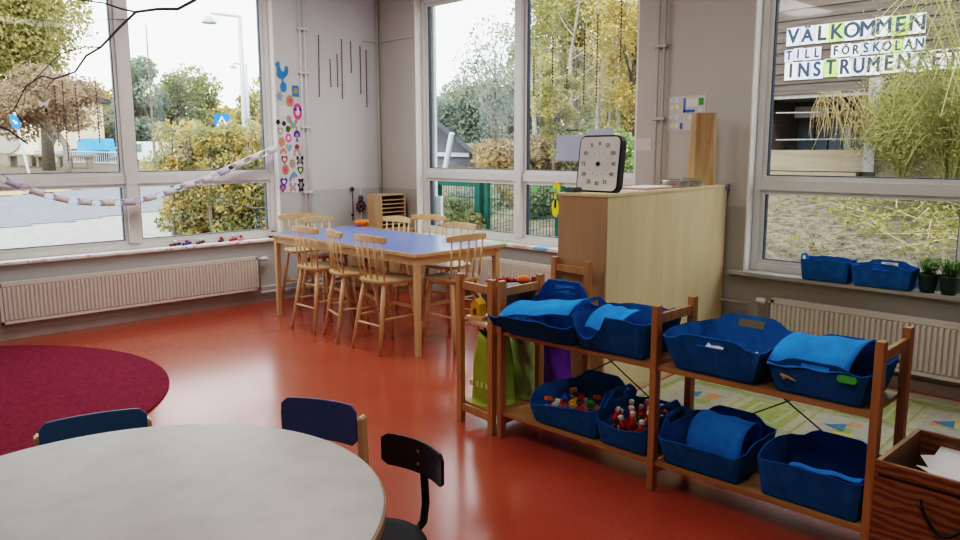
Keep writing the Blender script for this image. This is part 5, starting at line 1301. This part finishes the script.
tree('undergrowth_shrub', 'orange brown shrub at the transom of middle window', (490, 128, 590, 205), 23, 9000, .06, RUST, seed=27, trunk=False, cat='shrub', k=30)
tree('undergrowth_shrub', 'rust coloured shrub right of the shed roof in middle window', (440, 150, 530, 205), 24, 6000, .06, RUST, seed=34, trunk=False, cat='shrub', k=30)
tree('undergrowth_shrub', 'green shrub behind the timer in middle window', (575, 122, 670, 215), 15.5, 8000, .045, FRESH, seed=28, trunk=False, cat='shrub', k=30)
tree('undergrowth_shrub', 'low green shrub below the transom right of middle mullion', (505, 172, 590, 262), 11.5, 9000, .034, OLIVE, seed=29, trunk=False, cat='shrub', k=30)
tree('undergrowth_shrub', 'grey tangled shrub behind the green fence', (425, 180, 520, 256), 12.5, 9000, .034, HAZEG, seed=30, trunk=False, cat='shrub', k=30)
tree('distant_tree', 'broad far tree mass behind the timer, middle window', (490, 40, 720, 215), 46, 20000, .16, OLIVE, seed=35, trunk=False, k=60)
tree('undergrowth_shrub', 'brownish shrub behind green fence posts in middle window', (462, 176, 545, 256), 13, 9000, .036, RUST, seed=36, trunk=False, cat='shrub', k=30)
tree('undergrowth_shrub', 'low olive shrub at the lower left corner of middle window', (420, 196, 490, 262), 10.8, 7000, .03, OLIVE, seed=37, trunk=False, cat='shrub', k=26)
tree('undergrowth_shrub', 'dense shrub low behind the cabinet top in middle window', (540, 168, 640, 262), 12.2, 9000, .036, YG, seed=38, trunk=False, cat='shrub', k=30)
tree('undergrowth_shrub', 'long rust shrub behind the shed edge and mullion, middle window', (455, 132, 600, 200), 17, 11000, .05, RUST, seed=44, trunk=False, cat='shrub', k=44)
tree('undergrowth_shrub', 'olive shrub behind the pale blue sheets, middle window', (530, 128, 660, 205), 16.5, 9000, .05, OLIVE, seed=45, trunk=False, cat='shrub', k=40)
tree('distant_tree', 'grey green tree at the extreme left edge of middle window', (310, 30, 446, 195), 36, 14000, .12, HAZEG, seed=46, k=40, tr=.005)
tree('distant_tree', 'tall pale tree behind the cream building at far left', (-230, 20, 16, 178), 58, 12000, .20, OLIVE, seed=47, k=40, tr=.005)
tree('distant_tree', 'far hazy tree line above the shed, middle window', (405, 84, 525, 190), 50, 9000, .20, HAZEG, seed=31, trunk=False, k=34)
# bare trunks
rg = random.Random(8)
for k, (u, lab) in enumerate([(538, 'first'), (572, 'second'), (596, 'third'), (608, 'fourth'), (618, 'fifth'), (630, 'sixth')]):
    Dk = 17+k*.7; p = atd(u, 190, Dk); t = thing('slender_trunk', 'slim pale tree trunk in right half of middle window, %s from the left' % lab, 'tree', (p.x, p.y, terr(p.x, p.y)), 0, 'slim trunks outside middle window'); h_ = atd(u, -40, Dk).z-t.location.z
    m = MB(); m.tube([(0, 0, -.1), (rg.uniform(-.2, .2), rg.uniform(-.2, .2), h_*.5), (rg.uniform(-.4, .4), rg.uniform(-.4, .4), h_)], [.055, .04, .015], 8); m.build('stem', PALEBARK, t)
    m = MB()
    for q in range(9):
        z = h_*rg.uniform(.25, .95); a = rg.uniform(0, 6.28); l_ = rg.uniform(.6, 1.6); m.tube([(0, 0, z), (l_*.5*math.cos(a), l_*.5*math.sin(a), z+l_*.35), (l_*math.cos(a), l_*math.sin(a), z+l_*.9)], [.018, .012, .004], 5)
    m.build('branches', PALEBARK, t)

# --- seen through the right window: wood clad building with letter sheets
XB = 12.0
CLAD, nt, b = new_mat('dark_cladding'); N, L = nt.nodes, nt.links
tc = N.new('ShaderNodeTexCoord'); no = N.new('ShaderNodeTexNoise'); mp = N.new('ShaderNodeMapping'); mp.inputs['Scale'].default_value = (1, .6, 9); L.new(tc.outputs['Object'], mp.inputs[0]); L.new(mp.outputs[0], no.inputs[0]); no.inputs['Scale'].default_value = 3
r = N.new('ShaderNodeValToRGB'); r.color_ramp.elements[0].color = (.055, .04, .032, 1); r.color_ramp.elements[1].color = (.115, .088, .072, 1); r.color_ramp.elements[0].position = .3; r.color_ramp.elements[1].position = .7; L.new(no.outputs[0], r.inputs[0]); L.new(r.outputs[0], b.inputs['Base Color']); b.inputs['Roughness'].default_value = .8
t = thing('timber_building', 'brown timber clad building facing the right window', 'building', (0, 0, 0))
yl_ = onx(764, 60, XB).y; yr_ = -6.5; zr = onx(770, 96, XB).z; ztop = 6.2
m = MB(); z = zr; k = 0
while z < ztop:
    m.add([(XB, yr_, z), (XB, yl_, z), (XB, yl_, z+.155), (XB, yr_, z+.155), (XB-.022, yr_, z+.002), (XB-.022, yl_, z+.002), (XB-.006, yl_, z+.154), (XB-.006, yr_, z+.154)], [(4,5,6,7),(0,1,5,4),(2,3,7,6),(1,2,6,5),(0,4,7,3)]); z += .16
m.box((XB, yr_, zr), (XB+.1, yl_, ztop)); m.build('plank_wall', CLAD, t)
m = MB(); m.box((XB+.05, yl_-.1, .5), (XB+7, yl_, ztop)); m.build('side_wall', CLAD, t)
gz = terr(XB, 3)
m = MB(); m.box((XB+1.2, yr_, gz-.4), (XB+1.3, yl_, zr+.2)); m.build('porch_back_wall', GREYPL, t)
m = MB(); m.box((XB+.0, yr_, zr-.06), (XB+1.2, yl_, zr-.0005)); m.build('porch_beam', GREYPOST, t)
zl0 = onx(780, 176, XB).z; zl1 = onx(780, 150, XB).z
yp = onx(872, 120, XB).y
m = MB(); m.box((XB-.06, yp+.05, zl0+.09), (XB-.02, yl_+.02, zl1)); m.build('porch_boards', LEDGEW, t)
m = MB(); m.box((XB-.14, yp+.12, zl0+.0), (XB+.1, yl_+.02, zl0+.075)); m.build('porch_ledge', LEDGEW, t)
m = MB(); m.box((XB-.06, yr_, zl0-.1), (XB-.02, yp-.12, zl1-.05)); m.build('porch_boards', LEDGEW, t)
m = MB(); m.bar(onx(877, 78, XB-.1), onx(869, 172, XB-.1), .16, .12); m.build('porch_post', GREYPOST, t)
m = MB(); m.box((XB-.12, yl_-.10, zl1), (XB-.02, yl_+.03, onx(770, 88, XB).z)); m.build('corner_post', LEDGEW, t)
m = MB()
for v in (113, 140): a, b_ = onx(776, v, XB), onx(866, v-1, XB); m.tube([a, b_], .012, 6)
m.build('porch_rail', GREYPOST, t)
m = MB(); a, b_ = onx(798, 128, XB+1.17), onx(850, 152, XB+1.17); m.box((XB+1.17, b_.y, b_.z), (XB+1.199, a.y, a.z)); m.build('porch_window', CARG, t)
m = MB(); a, b_ = onx(795, 107, XB+.9), onx(826, 117, XB+.9); m.box((XB+.9, b_.y, b_.z), (XB+1.0, a.y, a.z)); m.build('porch_plate', WHITEP, t)
m = MB()
for k in range(3): a = onx(808+14*k, 128, XB+1.1); m.box((XB+1.10, a.y-.10, zl0), (XB+1.16, a.y+.10, a.z)); 
m.build('porch_panel', mat('slate_panel', (.12, .15, .18), .6), t)
m = MB(); m.box((XB-.02, yr_, gz-.6), (XB+.4, yl_, zl0)); m.build('porch_base', GREYPL, t)
# letter sheets
rows = [('VÄLKOMMEN', 787, 28.5, 927, 13.5, 46.5, 38, [BLUEP, LILACP, CREAMP, LIMEP, WHITE, LILACP, WHITE, LIMEP, WHITE], 'top'),
        ('TILL FÖRSKOLAN', 785, 50, 926, 37.5, 62, 53, [LILACP, LILACP, LILACP, LILACP, None, WHITE, WHITE, WHITE, BLUEP, LILACP, WHITE, LIMEP, WHITE, BLUEP], 'middle'),
        ('INSTRUMENTET', 785, 63, 962, 54, 80.5, 74, [WHITE, BLUEP, BLUEP, LIMEP, WHITE, LILACP, WHITE, CREAMP, WHITE, BLUEP, WHITE, WHITE], 'lower')]
for txt, u0, v0, u1, v1, vb0, vb1, cols_, rown in rows:
    a = onx(u0, v0, XB-.03); b_ = onx(u1, v1, XB-.03); c = onx(u0, vb0, XB-.03); n = len(txt); wv = (a.y-b_.y)/n; seen = {}
    hgt = a.z-c.z; zc_ = (a.z+c.z)/2
    for k, ch in enumerate(txt):
        if ch == ' ': continue
        seen[ch] = seen.get(ch, 0)+1
        oc = '' if txt.count(ch) == 1 else ', the row\'s %s %s' % (['first', 'second', 'third'][seen[ch]-1], ch)
        y = a.y-wv*(k+.5); rr_ = random.Random(k+len(txt)); M_ = RW(y, zc_+rr_.uniform(-.008, .008), XB-.030)
        t = thing('letter_sheet', 'painted letter %s sheet in %s row of the sign%s' % (ch, rown, oc), 'letter sheet', (0, 0, 0), 0, 'letter sheets of the welcome sign')
        m = MB(); m.prism([(-wv*.485, -hgt/2), (wv*.485, -hgt/2), (wv*.485, hgt/2), (-wv*.485, hgt/2)], .003, M_); m.build('sheet', cols_[k], t)
        m = MB()
        for q, (ox, oy) in enumerate(((-.034, 0), (.034, 0), (0, .026), (0, -.026))):
            m.text(ch, hgt*(1.12 if rown != 'middle' else 1.05)*(.88 if ch in 'ÄÖ' else 1), M_ @ Matrix.Translation((ox*hgt, oy*hgt+(0 if ch not in 'ÄÖ' else -.04*hgt), .0045+.0002*q)), .001, .80 if wv < hgt*.8 else .95)
        m.build('letter', INK, t)
# willow shrub, straw, vines in front of the building
def willow(label, base_uv, D, n, spread, hgt, seed, mm, leaves, lsize, up=.6):
    p = atd(*base_uv, D); t = thing('leafy_shrub', label, 'shrub', (p.x, p.y, terr(p.x, p.y))); rg = random.Random(seed); m = MB(); V = []; F = []
    for k in range(n):
        a = rg.uniform(0, 2*PI); r_ = spread*math.sqrt(rg.random()); hh = hgt*rg.uniform(.45, 1.0); dr = rg.uniform(.1, .55)*hh
        pts = [Vector((0, 0, 0)), Vector((r_*.25*math.cos(a), r_*.25*math.sin(a), hh*.55)), Vector((r_*.65*math.cos(a), r_*.65*math.sin(a), hh)), Vector((r_*math.cos(a), r_*math.sin(a), hh-dr*.5)), Vector((r_*1.2*math.cos(a), r_*1.2*math.sin(a), hh-dr))]
        Q = []
        for i in range(4):
            for s in range(5): Q.append(pts[i].lerp(pts[i+1], s/5))
        for i in range(1, len(Q)-1): Q[i] = (Q[i-1]+Q[i]*2+Q[i+1])/4
        m.tube(Q, [.014*(1-.8*i/len(Q)) for i in range(len(Q))], 4, False)
        for q in range(leaves):
            i = rg.randint(5, len(Q)-1); c = Q[i]+Vector((rg.gauss(0, .14), rg.gauss(0, .14), rg.gauss(0, .14))); d = Vector((rg.gauss(0, 1), rg.gauss(0, 1), rg.gauss(-.3, .8))).normalized()*lsize; w_ = d.cross(Vector((rg.gauss(0, 1), rg.gauss(0, 1), rg.gauss(0, 1)))).normalized()*lsize*.2
            o = len(V); V += [c-d, c+w_, c+d, c-w_]; F.append((o, o+1, o+2, o+3))
    m.build('branches', mat('willow_bark', (.26, .25, .10), .8), t)
    q = MB(); q.add(V, F); q.build('foliage', mm, t)
    return t
willow('big yellow green willow shrub covering the right of the timber building', (948, 205), 9.4, 80, .92, 1.95, 41, WILLOW, 80, .04)
willow('smaller yellow green shrub in front of the porch post', (898, 205), 10.6, 60, .62, 1.5, 42, WILLOW, 80, .042)
willow('tall airy shrub with thin drooping branches at right edge of right window', (985, 225), 8.2, 60, 1.25, 3.2, 43, WILLOW, 75, .034)
p = onx(842, 108, XB-.25)
t = thing('straw_clump', 'clump of dry straw grass hanging above the porch', 'dry grass', (p.x, p.y, p.z)); rg = random.Random(4); m = MB()
for k in range(120):
    s = Vector((rg.uniform(-.1, .1), rg.uniform(-.5, .35), rg.uniform(-.05, .25))); e = s+Vector((rg.uniform(-.1, .1), rg.uniform(-.25, .15), rg.uniform(-.65, -.1))); m.tube([s, s.lerp(e, .5)+Vector((0, rg.uniform(-.05, .05), .06)), e], [.008, .007, .003], 4, False)
m.build('stalks', STRAW, t)
# creeping twigs on the bank below the transom
t = thing('fallen_branches', 'bare twigs and yellow leaves lying on the gravel bank', 'branches', (0, 0, 0)); m = MB(); rg = random.Random(14); cs = []
for k in range(26):
    p = onter(rg.uniform(860, 1000), rg.uniform(192, 255)); d = Vector((rg.gauss(0, .5), rg.gauss(0, .8), 0)); q = [p+Vector((0, 0, .03)), p+d*.5+Vector((0, 0, rg.uniform(.05, .3))), p+d+Vector((rg.gauss(0, .1), 0, rg.uniform(.0, .25)))]; m.tube(q, [.008, .006, .003], 4, False)
    cs += [q[1], q[2], p]
m.build('twigs', mat('pale_twig', (.42, .36, .24), .8), t)
V, F = leafcloud(cs, [(.25, .25, .12)]*len(cs), 3000, .028, 3); mesh_np('leaves', V, F, WILLOW, t)
m = MB(); V = []; F = []
for k in range(2600):
    p = onter(rg.uniform(748, 1000), rg.uniform(186, 268)); a = rg.uniform(0, 6.3); o = len(V); s = rg.uniform(.012, .03); V += [(p.x+s*math.cos(a), p.y+s*math.sin(a), p.z+.006), (p.x-s*math.sin(a)*.6, p.y+s*math.cos(a)*.6, p.z+.016), (p.x-s*math.cos(a), p.y-s*math.sin(a), p.z+.008), (p.x+s*math.sin(a)*.6, p.y-s*math.cos(a)*.6, p.z+.004)]; F.append((o, o+1, o+2, o+3))
m.add(V, F); tag(m.build('leaf_litter', leafmat('litter_leaf', [(.3, (.13, .095, .06)), (.5, (.22, .18, .12)), (.7, (.32, .27, .09))], 6)), 'scattered dry leaves covering the gravel bank outside right window', 'leaf litter', kind='stuff')

# ================================================================== LIGHT
w = bpy.data.worlds.new('World'); scene.world = w; w.use_nodes = True; N, L = w.node_tree.nodes, w.node_tree.links
bg = N['Background']; bg.inputs[0].default_value = (.93, .965, 1.0, 1); bg.inputs[1].default_value = 1.6
tc = N.new('ShaderNodeTexCoord'); sp = N.new('ShaderNodeSeparateXYZ'); L.new(tc.outputs['Generated'], sp.inputs[0]); r = N.new('ShaderNodeValToRGB')
r.color_ramp.elements[0].position = .0; r.color_ramp.elements[0].color = (1, .985, .95, 1); r.color_ramp.elements[1].position = .6; r.color_ramp.elements[1].color = (.86, .93, 1.0, 1)
L.new(sp.outputs['Z'], r.inputs[0]); L.new(r.outputs[0], bg.inputs[0])
def light(name, kind, loc, rot, energy, color=(1, 1, 1), size=1, sy=None):
    l = bpy.data.lights.new(name, kind); l.energy = energy; l.color = color
    if kind == 'AREA': l.shape = 'RECTANGLE'; l.size = size; l.size_y = sy or size
    if kind == 'SUN': l.angle = math.radians(size)
    o = bpy.data.objects.new(name, l); o.location = loc; o.rotation_euler = rot; col.objects.link(o); return o
sd = Vector((.55, .35, -.75)); light('sun', 'SUN', (0, 0, 12), sd.to_track_quat('-Z', 'Y').to_euler(), .9, (1, .95, .86), 12)
for nm, loc, rot, a, b_ in (('portal_1', ((A0+A1)/2, YL+.20, (ZS+ZT)/2), (-PI/2, 0, 0), A1-A0, ZT-ZS), ('portal_2', (XR+.20, (B0+B1)/2, (ZS+ZT)/2), (0, PI/2, 0), ZT-ZS, B1-B0), ('portal_3', (XR+.20, (C0+C1)/2, (ZS+ZT)/2), (0, PI/2, 0), ZT-ZS, C1-C0)):
    o = light(nm, 'AREA', loc, rot, 1, size=a, sy=b_); o.data.cycles.is_portal = True
for k, (x, y) in enumerate([(3.4, 5.6), (1.0, 4.6), (3.4, 2.2), (.6, 1.0)]):
    light('ceiling_fill', 'AREA', (x, y, ZC-.06), (0, 0, 0), [15, 14, 8, 10][k], (1, .965, .92), 1.5, .5)  # unseen area lights added as room fill, no fixtures modelled

# ================================================================== CAMERA
cd = bpy.data.cameras.new('camera'); co = bpy.data.objects.new('camera', cd); col.objects.link(co); scene.camera = co
cd.sensor_fit = 'HORIZONTAL'; cd.sensor_width = 36; cd.lens = FPX/960*36; cd.clip_start = .05; cd.clip_end = 300
cr, sr, cp, sp_ = math.cos(ROLL), math.sin(ROLL), math.cos(PITCH), math.sin(PITCH)
def w2(v): return Vector((v[0]*math.sin(AZ)+v[1]*math.cos(AZ), v[0]*math.sin(AZ-PI/2)+v[1]*math.cos(AZ-PI/2), v[2]))
def c2w(X, Z, Y): X, Z = X*cr-Z*sr, X*sr+Z*cr; return w2((X, Y*cp+Z*sp_, -Y*sp_+Z*cp))
rx, ux, fx = c2w(1, 0, 0), c2w(0, 1, 0), c2w(0, 0, 1)
Mc = Matrix(((rx.x, ux.x, -fx.x), (rx.y, ux.y, -fx.y), (rx.z, ux.z, -fx.z)))
co.rotation_euler = Mc.to_euler(); co.location = CAM
scene.view_settings.view_transform = 'Filmic'; scene.view_settings.look = 'High Contrast'; scene.view_settings.exposure = 1.35
